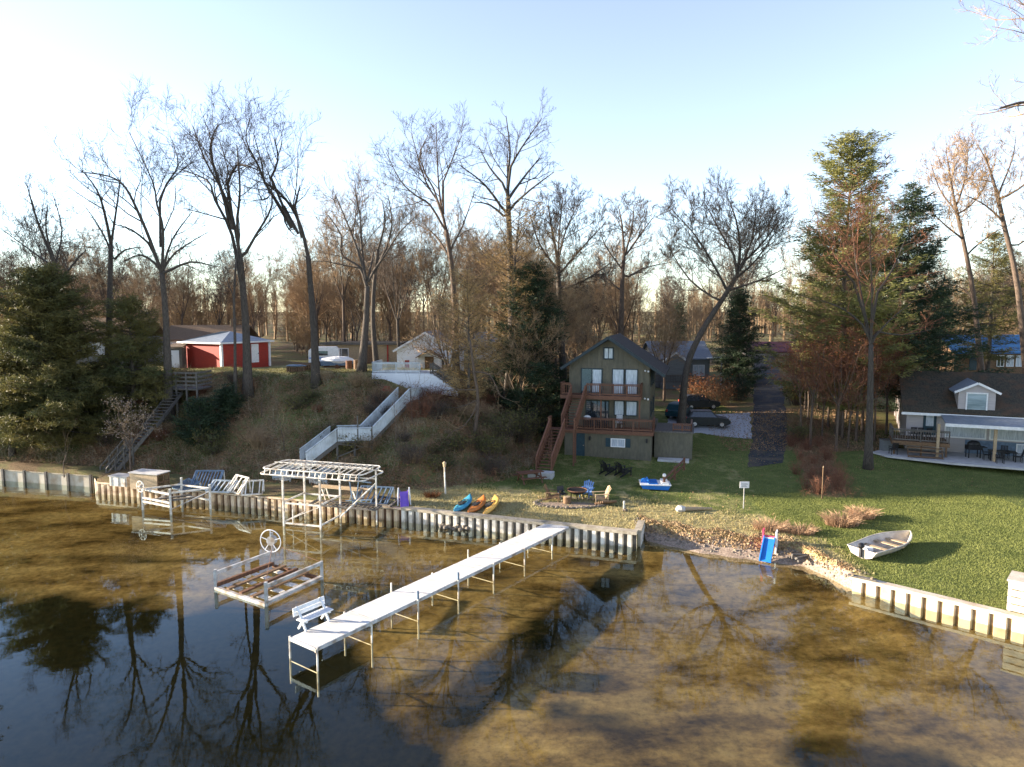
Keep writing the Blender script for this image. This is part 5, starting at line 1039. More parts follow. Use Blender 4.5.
part('lid', M_blackplastic, g, lambda b: b.sphere((0, 0, 1.05), (.5, .32, .32), 12, 8)); part('firebox', M_blackplastic, g, lambda b: b.bx(-.5, .5, -.3, .3, .65, .98)); 
for x in (-.42, .42):
    for y in (-.22, .22): part('leg', M_blackplastic, g, lambda b: b.beam((x, y, 0), (x, y, .65), .06))
part('side_shelf', M_blackplastic, g, lambda b: b.bx(.5, .9, -.25, .25, .82, .87))
tb_ = thing('patio_table', 'long black table on the patio between the porch posts', 'table', rloc(rx(1003, -2.0), -2.0, zp), RA)
part('tabletop', M_blackplastic, tb_, lambda b: b.bx(-.9, .9, -.45, .45, .68, .73)); [part('leg', M_blackplastic, tb_, lambda b: b.beam((x, y, 0), (x, y, .68), .06)) for x in (-.8, .8) for y in (-.35, .35)]
patio_chair('black patio chair left of the long black table', 988, 55.2, R(90)); patio_chair('black patio chair near side of the long table, right of the second porch post', 1001, 54.2, R(180)); patio_chair('black patio chair right of the long table', 1019, 55.2, R(-90)); patio_chair('black patio chair behind the long table by the basement windows', 1006, 56.4, 0)
patio_chair('black chair at the foot of the deck steps on the patio edge', 894, 54.8, R(200)); 
for k, px in enumerate((912, 918, 926)): deck_chair('deck_chair', ['dark chair on the raised deck nearest its left corner', 'dark chair in the middle of the raised deck', 'dark chair on the raised deck beside the door'][k], rloc(rx(px, -1.0), -1.0, zb+1.203), R(170+k*10), M_blackplastic)
o = thing('utility_box', 'grey utility box beside the left end of the raised deck', 'utility box', (D(886, 447, 57)[0], 57, tz(D(886, 447, 57)[0], 57))); part('cabinet', M_greysiding, o, lambda b: b.bx(-.4, .4, -.3, .3, .1, 1.0)); part('lid', M_greywood, o, lambda b: b.bx(-.45, .45, -.35, .35, 1.003, 1.06)); part('foot', M_greywood, o, lambda b: [b.bx(x-.06, x+.06, -.28, .28, -.2, .1) for x in (-.3, .3)])
# lamp pole behind
p = at(900, 70); o = thing('lamp_post', 'thin lamp post with a white shade left of the mossy roof', 'lamp post', p); zl = D(900, 366, 70)[2]-p[2]
part('pole', M_greywood, o, lambda b: b.tube([(0, 0, -.3), (0, 0, zl+4)], [.09, .06], 8)); part('lamp_shade', M_whiteplastic, o, lambda b: [b.tube([(0, -.35, zl-.12), (0, -.35, zl+.12)], [.35, .1], 12), b.beam((0, 0, zl+.12), (0, -.4, zl+.12), .05)])

# ------------------------------------------------------------------ houses further back
def far_house(lab, px, Y, x0, x1, dep, h, rh, wallm, roofm, rz=0, axis='x', wins=(), door=None, zb=None, py=None):
    p = at(px, Y); z = p[2] if py is None else D(px, py, Y)[2]
    o = thing('house', lab, 'house', (p[0], p[1], z), rz)
    part('wall', wallm, o, lambda b: [b.bx(x0, x1, 0, dep, -1.5, h)] + ([b.prism([(x0+.01, y, h), (x1-.01, y, h), ((x0+x1)/2, y, h+rh-.12)], (0, .12, 0)) for y in (.0, dep-.12)] if axis == 'y' else [b.prism([(x, .01, h), (x, dep-.01, h), (x, dep/2, h+rh-.12)], (.12, 0, 0)) for x in (x0, x1-.12)]))
    part('roof', roofm, o, lambda b: gable_roof(b, x0, x1, 0, dep, h+.003, h+rh, .4, .35, .14, axis))
    for (a, c, z0, z1) in wins: window(o, a, c, z0, z1, 0, M_curtain if (a*7) % 2 < 1 else M_glass, M_whiteplastic)
    if door: part('door', M_teal, o, lambda b: b.bx(door, door+.95, -.05, -.003, 0, 2.0))
    return o
far_house('far small house with a maroon roof at the top of the asphalt drive', 772, 112, -3.6, 4.6, 6, 2.5, 1.3, M_mauvesiding, M_redroof, wins=[(-2.6, -1.3, .8, 1.9), (2.2, 3.8, .8, 1.9)], door=.2, py=367)
gh = far_house('grey house with blue-grey roof and white-trimmed porch gable behind the olive house', 688, 86, -4.2, 2.6, 8, 3.7, 1.8, M_greysiding, M_greyroof, wins=[(-2.6, -1.6, 2.0, 3.0), (.6, 1.9, 1.6, 2.8)], py=388)
pg = part('porch_gable', M_greysiding, gh, lambda b: b.prism([(-3.5, -1.2, -1), (-.3, -1.2, -1), (-.3, -1.2, 3.2), (-1.9, -1.2, 4.3), (-3.5, -1.2, 3.2)], (0, 1.19, 0))); part('fascia', M_whiteplastic, pg, lambda b: [b.beam((-1.9, -1.3, 4.42), (-1.9+s*1.9, -1.3, 3.1), .06, .22) for s in (-1, 1)]); part('porch_post', M_whiteplastic, gh, lambda b: [b.beam((3.8, -.9, -1), (3.8, -.9, 3.7), .14), b.bx(2.1, 3.95, -1.0, -.3, 3.703, 3.85)])
part('railing', M_greywood, gh, lambda b: railing(b, (-5, -1.6, .8), (.5, -1.6, .8), bal=.2))
far_house('long low house with a bright blue metal roof behind the dormer house', 985, 88, -4.0, 8.5, 6, 2.3, 1.9, M_brownwood, M_blueroof, wins=[(1.4, 2.2, .5, 1.8), (2.6, 3.4, .5, 1.8), (3.8, 4.6, .5, 1.8)], door=-2.1, py=370)
far_house('pale two-window house with a tan hip roof beyond the blue roof', 946, 104, -2.4, 4.5, 7, 2.9, 2.2, M_greysiding, M_brownroof, wins=[(-1.6, -.7, 1.4, 2.4), (-.4, .5, 1.4, 2.4)], py=366)
far_house('grey-blue roofed house corner peeking out behind the left edge hemlock', -6, 78, -2.5, 1.8, 6, 2.2, 1.6, M_whitesiding, M_greyroof, wins=[(.2, 1.2, .7, 1.7)])
far_house('pale house glimpsed between trunks left of the olive house', 540, 96, -4.5, 2.0, 6, 2.4, 1.5, M_tanwood, M_brownroof, wins=[(-3, -2, .8, 1.8)], door=-1)
far_house('white house end glimpsed through the larches right of the cottage', 500, 86, -3.0, 2.5, 6, 2.4, 1.5, M_whitesiding, M_greyroof, wins=[(-1, 0, .8, 1.8)])

# ------------------------------------------------------------------ cars
def car(lab, p, rz, body, suv=True, cat='car'):
    o = thing('parked_car', lab, cat, p, rz); o.scale = (.88,)*3; L = 2.25; h = 1.68 if suv else 1.45
    prof = [(-L, .42), (-L+.02, .95), (-L+.25, 1.02), (-L+.5, h-.08), (-L+.85, h), (.35, h), (1.05, 1.04), (2.0, .92), (L, .75), (L, .42), (1.95, .28), (-1.95, .28)]
    def bd(b):
        n = len(prof); w = [.84]*n; ring = []
        for y, s in ((-.88, 1), (.88, 1)):
            ring.append([(x, y*(.78 if z > 1.1 else 1.0), z) for x, z in prof])
        b.add(ring[0]+ring[1], [list(range(n)), list(range(n, 2*n))[::-1]] + [[i, n+i, n+(i+1) % n, (i+1) % n] for i in range(n)])
    part('body', body, o, bd)
    for s in (-1, 1):
        part('window', M_glass, o, lambda b: b.add([(x, s*(.885 if z < 1.1 else .72 if z > 1.3 else .8), z) for x, z in ((-1.8, 1.08), (.85, 1.08), (.3, h-.08), (-1.5, h-.1))], [[0, 1, 2, 3]]))
        for x in (-1.35, 1.38):
            w = part('wheel', M_blackplastic, o, lambda b: b.tube([(x, s*.68, .34), (x, s*.9, .34)], .34, 18)); part('rim', M_aluminium, w, lambda b: b.tube([(x, s*.901, .34), (x, s*.915, .34)], .2, 12))
        part('headlight', M_aluminium, o, lambda b: b.box((L-.05, s*.62, .76), (.16, .34, .14))); part('tail_light', M_red, o, lambda b: b.box((-L+.03, s*.7, .95), (.1, .2, .25)))
    part('windscreen', M_glass, o, lambda b: b.add([(1.0, -.78, 1.09), (1.0, .78, 1.09), (.42, .66, h-.04), (.42, -.66, h-.04)], [[0, 1, 2, 3]])); part('number_plate', M_whiteplastic, o, lambda b: b.box((L+.01, 0, .5), (.03, .4, .13)))
    return o
M_carblack = mat('black_car_paint', (.012, .015, .018), (.008, .01, .012), scale=2, rough=.4, spec=.3); M_carteal = mat('dark_teal_car_paint', (.015, .05, .065), (.01, .04, .05), scale=2, rough=.4, spec=.3); M_carwhite = mat('white_car_paint', (.6, .62, .65), (.5, .52, .55), scale=2, rough=.3)
p = at(707, 64); p[2] += .05; car('black car parked nearest on the pale gravel by the olive house', p, R(-8), M_carblack)
p = at(679, 67); p[2] += .05; car('dark teal car parked behind the trunk of the leaning tree', p, R(60), M_carteal)
p = at(699, 71.5); car('darker vehicle parked behind the black car', p, R(10), M_carblack)
# ------------------------------------------------------------------ pier with bench
pa = G(302, 643, .85); pb_ = G(555, 526, .85); pd = unit(pb_-pa); pang = math.atan2(pd[1], pd[0]); PL = np.linalg.norm(pb_-pa)+.35
o = thing('pier', 'long white-decked pier on thin white legs running from the seawall out into the lake', 'pier', (pa[0], pa[1], 0), pang); PW = .72; PZ = .85
def pdeck(b):
    n = int(PL/.19)
    for i in range(n): x = i*PL/n; b.bx(x+.004, x+PL/n-.006, -PW, PW, PZ-.035, PZ+random.uniform(-.003, .003))
part('decking', M_deckwhite, o, pdeck)
part('frame', M_aluminium, o, lambda b: [b.bx(0, PL, s*PW-.03, s*PW+.03, PZ-.14, PZ-.037) for s in (-1, 1)] + [b.bx(x-.03, x+.03, -PW+.04, PW-.04, PZ-.13, PZ-.04) for x in np.linspace(.03, PL-.03, 13)] + [b.bx(x-.012, x+.012, -PW, PW, PZ+.004, PZ+.012) for x in np.linspace(0.02, PL-.4, 7)])
for i, x in enumerate(np.linspace(.05, PL-1.9, 7)):
    for s in (-1, 1):
        tall = (i in (2, 3) and s < 0) or (i in (2, 4) and s > 0); zt = PZ+.38 if tall else PZ+.02
        lg = part('leg', M_white, o, lambda b: [b.tube([(x, s*(PW+.075), -1.0), (x, s*(PW+.075), zt)], .035, 8), b.bx(x-.06, x+.06, s*(PW+.035)-.02, s*(PW+.035)+.02, PZ-.16, PZ-.02)])
        if tall and s < 0: part('leg_cap', M_bluetarp, lg, lambda b: b.tube([(x, s*(PW+.075), PZ+.05), (x, s*(PW+.075), PZ+.39)], .05, 8))
    part('cross_brace', M_white, o, lambda b: b.tube([(x, -PW-.07, -.1), (x, PW+.07, -.1)], .02, 6))
bc = G(312, 624, .86); bl = rotz(-pang) @ (bc - pa); 
o = thing('bench', 'white slatted bench with a backrest at the lake end of the pier', 'bench', bc, pang)
part('seat', M_whiteplastic, o, lambda b: [b.bx(-.72, .72, -.42+i*.15, -.29+i*.15, .42, .46) for i in range(3)])
part('backrest', M_whiteplastic, o, lambda b: [b.box((0, .14+.02*i, .6+i*.17), (1.5, .035, .155), M=np.array([[1, 0, 0], [0, .98, .15], [0, -.15, .98]])) for i in range(2)])
for x in (-.55, .55): part('leg', M_whiteplastic, o, lambda b: [b.beam((x, -.35, .003), (x, -.1, .42), .07), b.beam((x, .1, .003), (x, -.2, .42), .07), b.beam((x, -.15, .40), (x, .2, .85), .07), b.beam((x, -.42, .39), (x, .1, .39), .07, .06)])

# ------------------------------------------------------------------ boat lifts
A = G(216, 589, 0); Bp = G(266.5, 606, 0); Cp = G(322, 580, 0); Dp = G(273.5, 567, 0)
o = thing('boat_lift', 'low empty boat lift with a big hand wheel and weathered boards left of the pier', 'boat lift', A, 0)
r_ = lambda p, z: np.array([p[0]-A[0], p[1]-A[1], z])
tops = {}
for nm, p, h in (('A', A, .95), ('B', Bp, 1.1), ('C', Cp, .95), ('D', Dp, 1.55)): part('corner_post', M_aluminium, o, lambda b: b.beam(r_(p, -1.5), r_(p, h), .13, .13)); 
part('top_rail', M_aluminium, o, lambda b: b.beam(r_(A, .78), r_(Dp, .8), .11, .16)); part('top_rail', M_aluminium, o, lambda b: b.beam(r_(Bp, .9), r_(Cp, .86), .11, .16))
part('side_beam', M_aluminium, o, lambda b: [b.beam(r_(Bp, .16), r_(Cp, .16), .2, .14)]); part('side_beam', M_rust, o, lambda b: [b.beam(r_(A, .2), r_(Dp, .2), .16, .18)])
part('end_beam', M_aluminium, o, lambda b: b.beam(r_(A, .05), r_(Bp, .05), .16, .14)); part('end_beam', M_rust, o, lambda b: b.beam(r_(Dp, .05), r_(Cp, .05), .16, .14))
lerp = lambda p, q, t: np.asarray(p)+(np.asarray(q)-np.asarray(p))*t
for t, m in ((.25, M_brownwood), (.5, M_rust), (.72, M_brownwood)): part('bunk_board', m, o, lambda b: b.beam(r_(lerp(A, Bp, t), .2), r_(lerp(Dp, Cp, t), .24), .2, .08))
for t in (.12, .36, .6, .84):
    for s0 in (.05, .6): part('slat', M_white, o, lambda b: b.beam(r_(lerp(lerp(A, Dp, t), lerp(Bp, Cp, t), s0), .12), r_(lerp(lerp(A, Dp, t), lerp(Bp, Cp, t), s0+.3), .12), .3, .04))
cw_ = r_(Dp, 1.42) + np.array([-.05, -.15, 0]); wax = unit(np.array([-.25, -1.0, 0]))
wl = part('hand_wheel', M_whiteplastic, o, lambda b: b.torus(cw_, .58, .028, wax, 28, 6)); u_ = unit(np.cross(wax, [0, 0, 1.0]))
part('spoke', M_whiteplastic, wl, lambda b: [b.beam(cw_, cw_+(u_*math.cos(a)+np.array([0, 0, 1])*math.sin(a))*.57, .035) for a in np.arange(5)*2*PI/5+.3])
part('winch_drum', M_aluminium, o, lambda b: [b.tube([cw_+wax*.02, cw_-wax*.28], [.24, .22], 16), b.beam(cw_-wax*.1+[0, 0, .2], cw_-wax*.1+[0, 0, .42], .14)])
part('cable', M_rust, o, lambda b: [b.tube([r_(Bp, 1.05), r_(Dp, 1.2)], .012, 4), b.tube([r_(Cp, .9), r_(Dp, 1.2)], .012, 4)])

# canopy lift by the seawall
wdv = unit(np.array([SW_D[0]-SW_C[0], SW_D[1]-SW_C[1], 0])); wn = np.array([-wdv[1], wdv[0], 0])
P0 = G(284, 526, 0); o = thing('canopy_lift', 'boat lift with a tall white hooped canopy frame standing against the rusty seawall', 'boat lift', P0, math.atan2(wdv[1], wdv[0]))
lw, ldp, zc = 2.55, 2.3, D(284, 470, P0[1])[2]
for x in (0, lw):
    for y in (0, ldp): part('post', M_white, o, lambda b: [b.beam((x, y, -1.4), (x, y, zc-.15), .1, .1)])
part('frame', M_white, o, lambda b: [b.beam((0, 0, z), (lw, 0, z), .07, .09) for z in (.2, 1.45)] + [b.beam((0, ldp, 1.45), (lw, ldp, 1.45), .07, .09)] + [b.beam((x, 0, z), (x, ldp, z), .07, .09) for x in (0, lw) for z in (.25, 1.5)] + [b.beam((0, 0, .3), (lw, 0, 1.4), .04), b.beam((lw*.25, 0, 1.45), (lw*.25, 0, .2), .05)])
x0c, x1c, y0c, y1c = -1.55, 5.55, -.25, ldp+.35
def ringpts(z, ins):
    pts = []; rr = .45
    for cx, cy, a0 in ((x1c-rr-ins, y0c+rr+ins, -90), (x1c-rr-ins, y1c-rr-ins, 0), (x0c+rr+ins, y1c-rr-ins, 90), (x0c+rr+ins, y0c+rr+ins, 180)):
        for k in range(5): a = R(a0+k*22.5); pts.append((cx+rr*math.cos(a), cy+rr*math.sin(a), z))
    pts.append(pts[0]); return pts
cf = part('canopy_frame', M_white, o, lambda b: [b.tube(ringpts(zc-.28, 0), .045, 6), b.tube(ringpts(zc+.04, .12), .04, 6)])
part('hoop', M_white, cf, lambda b: [b.tube([(x, y0c, zc-.28), (x, y0c+.12, zc+.04), (x, (y0c+y1c)/2, zc+.16), (x, y1c-.12, zc+.04), (x, y1c, zc-.28)], .03, 5) for x in np.linspace(x0c+.45, x1c-.45, 17)] + [b.tube([(x0c+.2, (y0c+y1c)/2, zc+.16), (x1c-.2, (y0c+y1c)/2, zc+.16)], .03, 5)])
part('support_leg', M_white, o, lambda b: [b.beam((x1c-.5, y1c-.3, -.2), (x1c-.5, y1c-.3, zc-.28), .08), b.beam((x1c-1.6, y0c+.2, .95), (x1c-.5, y1c-.3, zc-1.0), .06), b.beam((lw, ldp, zc-.75), (x1c-.5, y1c-.3, zc-.75), .05)])
part('cradle', M_bluetarp, o, lambda b: [b.beam((lw+.6, ldp, zc-.4), (lw+.9, ldp, 1.0), .06), b.beam((lw+1.4, ldp, zc-.4), (lw+1.1, ldp, 1.0), .06), b.beam((lw+.2, ldp, zc-.9), (lw+2.2, ldp, zc-1.0), .07), b.beam((lw+.4, ldp, 1.2), (lw+2.2, ldp, 1.4), .06)])

# left lift
q1, q2, q3, q4 = G(143, 510, 0), G(171, 514, 0), G(182.5, 503, 0), G(210.6, 509, 0); q3 = q1 + (q4-q2)
o = thing('boat_lift', 'tall white boat lift with a small hand wheel standing farthest left in the shallows', 'boat lift', q1)
r_ = lambda p, z: np.array([p[0]-q1[0], p[1]-q1[1], z])
for p, h in ((q1, 1.75), (q2, 1.6), (q3, 1.85), (q4, 1.6)): part('corner_post', M_white, o, lambda b: [b.beam(r_(p, -1.5), r_(p, h), .11), b.tube([r_(p, h), r_(p, h+.06)], .075, 8)])
part('top_rail', M_white, o, lambda b: [b.beam(r_(q1, 1.42), r_(q2, 1.3), .1, .12), b.beam(r_(q2, 1.38), r_(q4, 1.4), .08, .1), b.beam(r_(q1, 1.4), r_(q3, 1.45), .08, .1), b.beam(r_(q3, 1.4), r_(q4, 1.4), .08, .1)])
part('cross_rail', M_white, o, lambda b: [b.beam(r_(q1, .85), r_(q2, .72), .09, .12), b.beam(r_(q1, .6), r_(q2, .48), .09, .12), b.beam(r_(q3, .7), r_(q4, .6), .08, .1)])
part('bunk', M_greywood, o, lambda b: [b.beam(r_(lerp(q1, q2, t), .75), r_(lerp(q3, q4, t), .78), .14, .1) for t in (.3, .7)])
part('brace', M_aluminium, o, lambda b: [b.beam(r_(q2, .3), r_(q4, 1.2), .05), b.beam(r_(q1, .3), r_(q3, 1.2), .05)])
cw_ = r_(q1, 1.62)+np.array([-.02, -.14, 0]); wl = part('hand_wheel', M_white, o, lambda b: b.torus(cw_, .36, .028, (-.5, -1, 0), 24, 6)); u_ = unit(np.cross(unit(np.array([-.5, -1, 0])), [0, 0, 1.0]))
part('spoke', M_white, wl, lambda b: [b.beam(cw_, cw_+(u_*math.cos(a)+np.array([0, 0, 1])*math.sin(a))*.35, .03) for a in np.arange(6)*PI/3]); part('hub', M_aluminium, wl, lambda b: b.sphere(cw_, .1))

# ------------------------------------------------------------------ pale stairs up the bluff
o = thing('bluff_stairs', 'pale grey boarded stairs with solid panel sides zigzagging up the bluff to the cottage', 'staircase', (0, 0, 0))
K = [(D(410, 401, 54.5), 0), (D(372, 441, 51.0), 0), (D(337, 442, 50.4), 0), (D(306, 466, 49.0), 0)]
def panel_run(b, a, c, h, w=.045, lip=.07):
    u = np.array([0, 0, 1.0]); a = np.asarray(a, float); c = np.asarray(c, float); d = c-a; hd = unit(np.array([d[0], d[1], 0])); n = np.array([-hd[1], hd[0], 0])*w
    k = max(1, int(np.linalg.norm(d)/.2))
    for i in range(k):
        p = a+d*(i+.03)/k; q = a+d*(i+.97)/k; b.prism([p+u*.05, q+u*.05, q+u*(h-.08), p+u*(h-.08)], n)
    b.beam(a+u*h+n/2, c+u*h+n/2, .11, .06)
def run(a, c, w, h=.95, n=None, up_=None):
    """one flight or landing from a to c; w to the far side"""
    hd = unit(np.array([c[0]-a[0], c[1]-a[1], 0])); nn = np.array([-hd[1], hd[0], 0]); nn = nn if nn[1] > 0 else -nn
    return a, c, a+nn*w, c+nn*w, nn
L3, L2, L1, L0 = [k[0]-np.array([0, 0, 0]) for k in (K[0], K[1], K[2], K[3])]
LU = D(430, 399, 58.5); W_ = 1.25
def stair_body(b):
    for a, c, isf in ((L3, L2, True), (L2, L1, False), (L1, L0, True)):
        a1, c1, a2, c2, nn = run(a, c, W_)
        if isf:
            n = int(abs(a[2]-c[2])/.19)
            for i in range(n): p = lerp(a, c, (i+.5)/n); b.beam(p+nn*.05, p+nn*(W_-.05), .28, .045)
            for x in (a1-[0, 0, .15], a2-[0, 0, .15]): b.beam(x, x+(c-a), .06, .26)
        else:
            b.prism([a1, c1, c2, a2], (0, 0, -.12))
    b.prism([L3, L3+[0, 0, 0]+(LU-L3)*.999, LU+[0, W_, 0], L3+[0, W_, 0]], (0, 0, -.12))
part('treads', M_greywood, o, stair_body)
for nm, a, c in (('upper flight', L3, L2), ('landing', L2, L1), ('lower flight', L1, L0)):
    a1, c1, a2, c2, nn = run(a, c, W_); part('side_panel', M_stairgrey, o, lambda b: panel_run(b, a1, c1, 1.0)); part('side_panel', M_stairgrey, o, lambda b: panel_run(b, a2, c2, 1.0))
part('side_panel', M_stairgrey, o, lambda b: panel_run(b, L3, LU, 1.0))
def sup(p, drop=.1): b_ = tz(p[0], p[1])-.3; return (p[0], p[1], b_), (p[0], p[1], p[2]-drop)
part('support_post', M_greywood, o, lambda b: [b.beam(*sup(p), .13) for p in (L3, L2+[0, .05, 0], L1+[0, .05, 0], L2+[0, W_, 0], L1+[0, W_, 0], LU, lerp(L2, L1, .5)) if tz(p[0], p[1]) < p[2]] + [b.beam((L2[0], L2[1], tz(L2[0], L2[1])+.2), L1-[0, 0, .15], .08), b.beam((L1[0], L1[1], tz(L1[0], L1[1])+.2), L2-[0, 0, .15], .08)])
pq = [L2+[0, 0, 2.0]]; part('newel_post', M_greywood, o, lambda b: [b.beam(lerp(L2, L1, .4), lerp(L2, L1, .4)+[0, -.06, 1.9], .09), b.beam(L3, L3+[0, 0, 1.15], .13), b.beam(L2, L2+[0, 0, 1.1], .12), b.beam(L1, L1+[0, 0, 1.1], .12)])
# lower landing and short white flights behind the canopy
La = D(300, 477, 48.6); zl = La[2]
o = thing('shore_steps', 'short white double steps with a small landing behind the canopy frame', 'steps', (La[0], La[1], zl), math.atan2(wdv[1], wdv[0])); gz = -(zl-tz(La[0], La[1]-.5))
part('landing', M_white, o, lambda b: b.bx(-.9, .9, -.1, 1.1, -.1, 0)); part('railing', M_white, o, lambda b: [railing(b, (-.9, -.1, 0), (.9, -.1, 0), h=.85, bal=.5, posts=3), railing(b, (-.9, 1.0, 0), (.9, 1.0, 0), h=.85, bal=.5, posts=3)])
for s in (-1, 1):
    fl = part('flight', M_white, o, lambda b: flight(b, (s*.9, .45, -.02), (s*2.2, .45, gz+.1), 1.0, (0, 1, 0), 6)); part('side_board', M_stairgrey, fl, lambda b: [panel_run(b, (s*.9, y, 0), (s*2.2, y, gz+.15), .6) for y in (-.1, 1.0)])
part('post', M_white, o, lambda b: [b.beam((x, y, gz-.4), (x, y, -.1), .1) for x in (-.8, .8) for y in (0, 1)])

# wooden stairs far left
T0 = D(104, 480, 51.3); T1 = D(150, 425, 54.0); T2 = D(176, 391, 57.5)
o = thing('wooden_stairs', 'weathered dark wooden stairs climbing the left bluff to a railed platform', 'staircase', (0, 0, 0))
def ws(b):
    for a, c in ((T0, T1), (T1, T2)):
        hd = unit(np.array([c[0]-a[0], c[1]-a[1], 0])); nn = np.array([-hd[1], hd[0], 0]); n = int((c[2]-a[2])/.2)
        for i in range(n): p = lerp(a, c, (i+.5)/n); b.beam(p-nn*.5, p+nn*.5, .27, .045)
        for s in (-.55, .55): b.beam(a+nn*s-[0, 0, .12], c+nn*s-[0, 0, .12], .06, .26); 
part('flight', M_greywood, o, ws)
def wr(b):
    for a, c in ((T0, lerp(T0, T1, .55)),):
        hd = unit(np.array([c[0]-a[0], c[1]-a[1], 0])); nn = np.array([-hd[1], hd[0], 0])
        for s in (-.55, .55):
            for t in (0, .33, .66, 1): p = lerp(a, c, t)+nn*s; b.beam((p[0], p[1], min(p[2]-.2, tz(p[0], p[1])-.2)), p+[0, 0, .95], .1)
            b.beam(a+nn*s+[0, 0, .95], c+nn*s+[0, 0, .95], .09, .05); b.beam(a+nn*s+[0, 0, .5], c+nn*s+[0, 0, .5], .04, .1)
part('handrail', M_greywood, o, wr)
Pa, Pb = D(156, 388, 57.5), D(197, 389, 56.8)
def plat(b):
    b.prism([Pa, Pb, Pb+[.2, 2.4, 0], Pa+[.2, 2.4, 0]], (0, 0, -.12))
    for t in (0, .25, .5, .75, 1): p = lerp(Pa, Pb, t); b.beam((p[0], p[1], tz(p[0], p[1])-.3), p, .12)
part('platform', M_greywood, o, plat)
part('railing', M_greywood, o, lambda b: [b.beam(lerp(Pa, Pb, t)-[0, .03, 0], lerp(Pa, Pb, t)+[0, -.03, 1.35], .1) for t in (0, .25, .5, .75, 1)] + [b.beam(Pa+[0, -.05, z], Pb+[0, -.05, z], .04, .15) for z in (.3, .62, .95, 1.3)] + [b.beam(Pb+[0, 0, z], Pb+[.2, 2.4, z], .04, .15) for z in (.3, .62, .95, 1.3)])

# ------------------------------------------------------------------ things stored at the foot of the bluff
def gpt(px, py, z=.8): return onground(px, py, z)
wrz = math.atan2(wdv[1], wdv[0])
p = gpt(150, 488); o = thing('wooden_box', 'large pale plywood box open at its right end, by the bluff foot at left', 'box', p, wrz)
part('shell', M_tanwood, o, lambda b: [b.bx(-1.15, 1.15, -.55, -.5, 0, 1.1), b.bx(-1.15, 1.15, .5, .55, 0, 1.1), b.bx(-1.15, -1.1, -.499, .499, 0, 1.1), b.bx(-1.1, 1.15, -.499, .499, .03, .08), b.bx(-.1, -.05, -.499, .499, .08, 1.1)]); part('lid', M_concrete, o, lambda b: b.bx(-1.2, 1.22, -.62, .62, 1.103, 1.16)); part('end_frame', M_brownwood, o, lambda b: [b.bx(1.153, 1.19, -.55, .55, z, z+.08) for z in (0, .5, 1.02)] + [b.bx(1.153, 1.19, y-.04, y+.04, .081, 1.019) for y in (-.5, 0, .5)])
p = gpt(123, 485); o = thing('wooden_box', 'lower cream box with a flat lid left of the large plywood box', 'box', p, wrz)
part('shell', M_white, o, lambda b: b.bx(-.75, .75, -.4, .4, 0, .66)); part('lid', M_concrete, o, lambda b: b.bx(-.8, .8, -.45, .45, .663, .72)); part('batten', M_white, o, lambda b: [b.bx(x-.03, x+.03, -.43, -.403, .02, .64) for x in (-.6, 0, .6)])
def rack(lab, px, py, m, rz, tilt, L, wd, n, name='dock_frame', z0=.0):
    p = gpt(px, py); o = thing(name, lab, 'dock frame', p + np.array([0, 0, z0]), rz); c, s = math.cos(tilt), math.sin(tilt)
    f = lambda x, y: np.array([x, y*c, .08+max(0, (y+wd/2))*s])
    part('frame', m, o, lambda b: [b.beam(f(-L/2, y), f(L/2, y), .08, .1) for y in (-wd/2, wd/2)] + [b.beam(f(x, -wd/2), f(x, wd/2), .08, .1) for x in (-L/2, L/2)])
    part('slats', m, o, lambda b: [b.beam(f(-L/2+(i+.5)*L/n, -wd/2), f(-L/2+(i+.5)*L/n, wd/2), .07, .05) for i in range(n)])
    for x in (-L/2, L/2): part('leg', M_white, o, lambda b: b.beam(f(x, wd/2), f(x, wd/2)*[1, 1.15, 0], .07))
    return o
rack('slate-blue slatted dock section tipped up against the bluff right of the plywood box', 207, 488, M_bluetarp, wrz+.3, R(38), 1.9, 1.6, 9)
rack('second slate-blue dock section lying lower left of the tipped one', 186, 489, M_bluetarp, wrz-.4, R(20), 1.6, 1.2, 7)
rack('pale blue metal dock frame propped above the rusty seawall', 222, 491, M_stairgrey, wrz+.15, R(25), 1.7, 1.2, 5)
rack('white open metal frame leaning on the other dock frames', 238, 492, M_white, wrz-.35, R(50), 1.5, 1.2, 3)
rack('white open metal frame nearest the canopy lift', 253, 494, M_white, wrz+.5, R(42), 1.3, 1.1, 3)
p = gpt(340, 501); o = thing('plank_stack', 'brown planks laid on white trestles under the canopy frame', 'planks', p, wrz-.03)
part('plank', M_tanwood, o, lambda b: [b.bx(-1.9, 1.5, -.15, .13, .8, .87), b.bx(-1.0, 2.0, .17, .45, .8, .87), b.bx(-1.6, 1.3, .0, .25, .875, .94)])
for x in (-1.3, 1.0): part('trestle', M_white, o, lambda b: [b.beam((x, -.2, .76), (x, .5, .76), .09)] + [b.beam((x+dx, y, 0), (x, y+.05, .76), .07) for dx in (-.3, .3) for y in (-.1, .35)])
rack('blue-tinted metal frame stacked at the right end under the canopy', 374, 502, M_bluetarp, wrz+.1, R(30), 2.2, 1.5, 7)
rack('grey weathered dock section lying flat on the seawall edge below the canopy', 345, 506.5, M_greywood, wrz, R(2), 4.6, .9, 16)
rack('grey frame lying beside the toy slide', 385, 504, M_greywood, wrz-.15, R(12), 1.5, 1.0, 6)
p = gpt(183, 478, 1); 
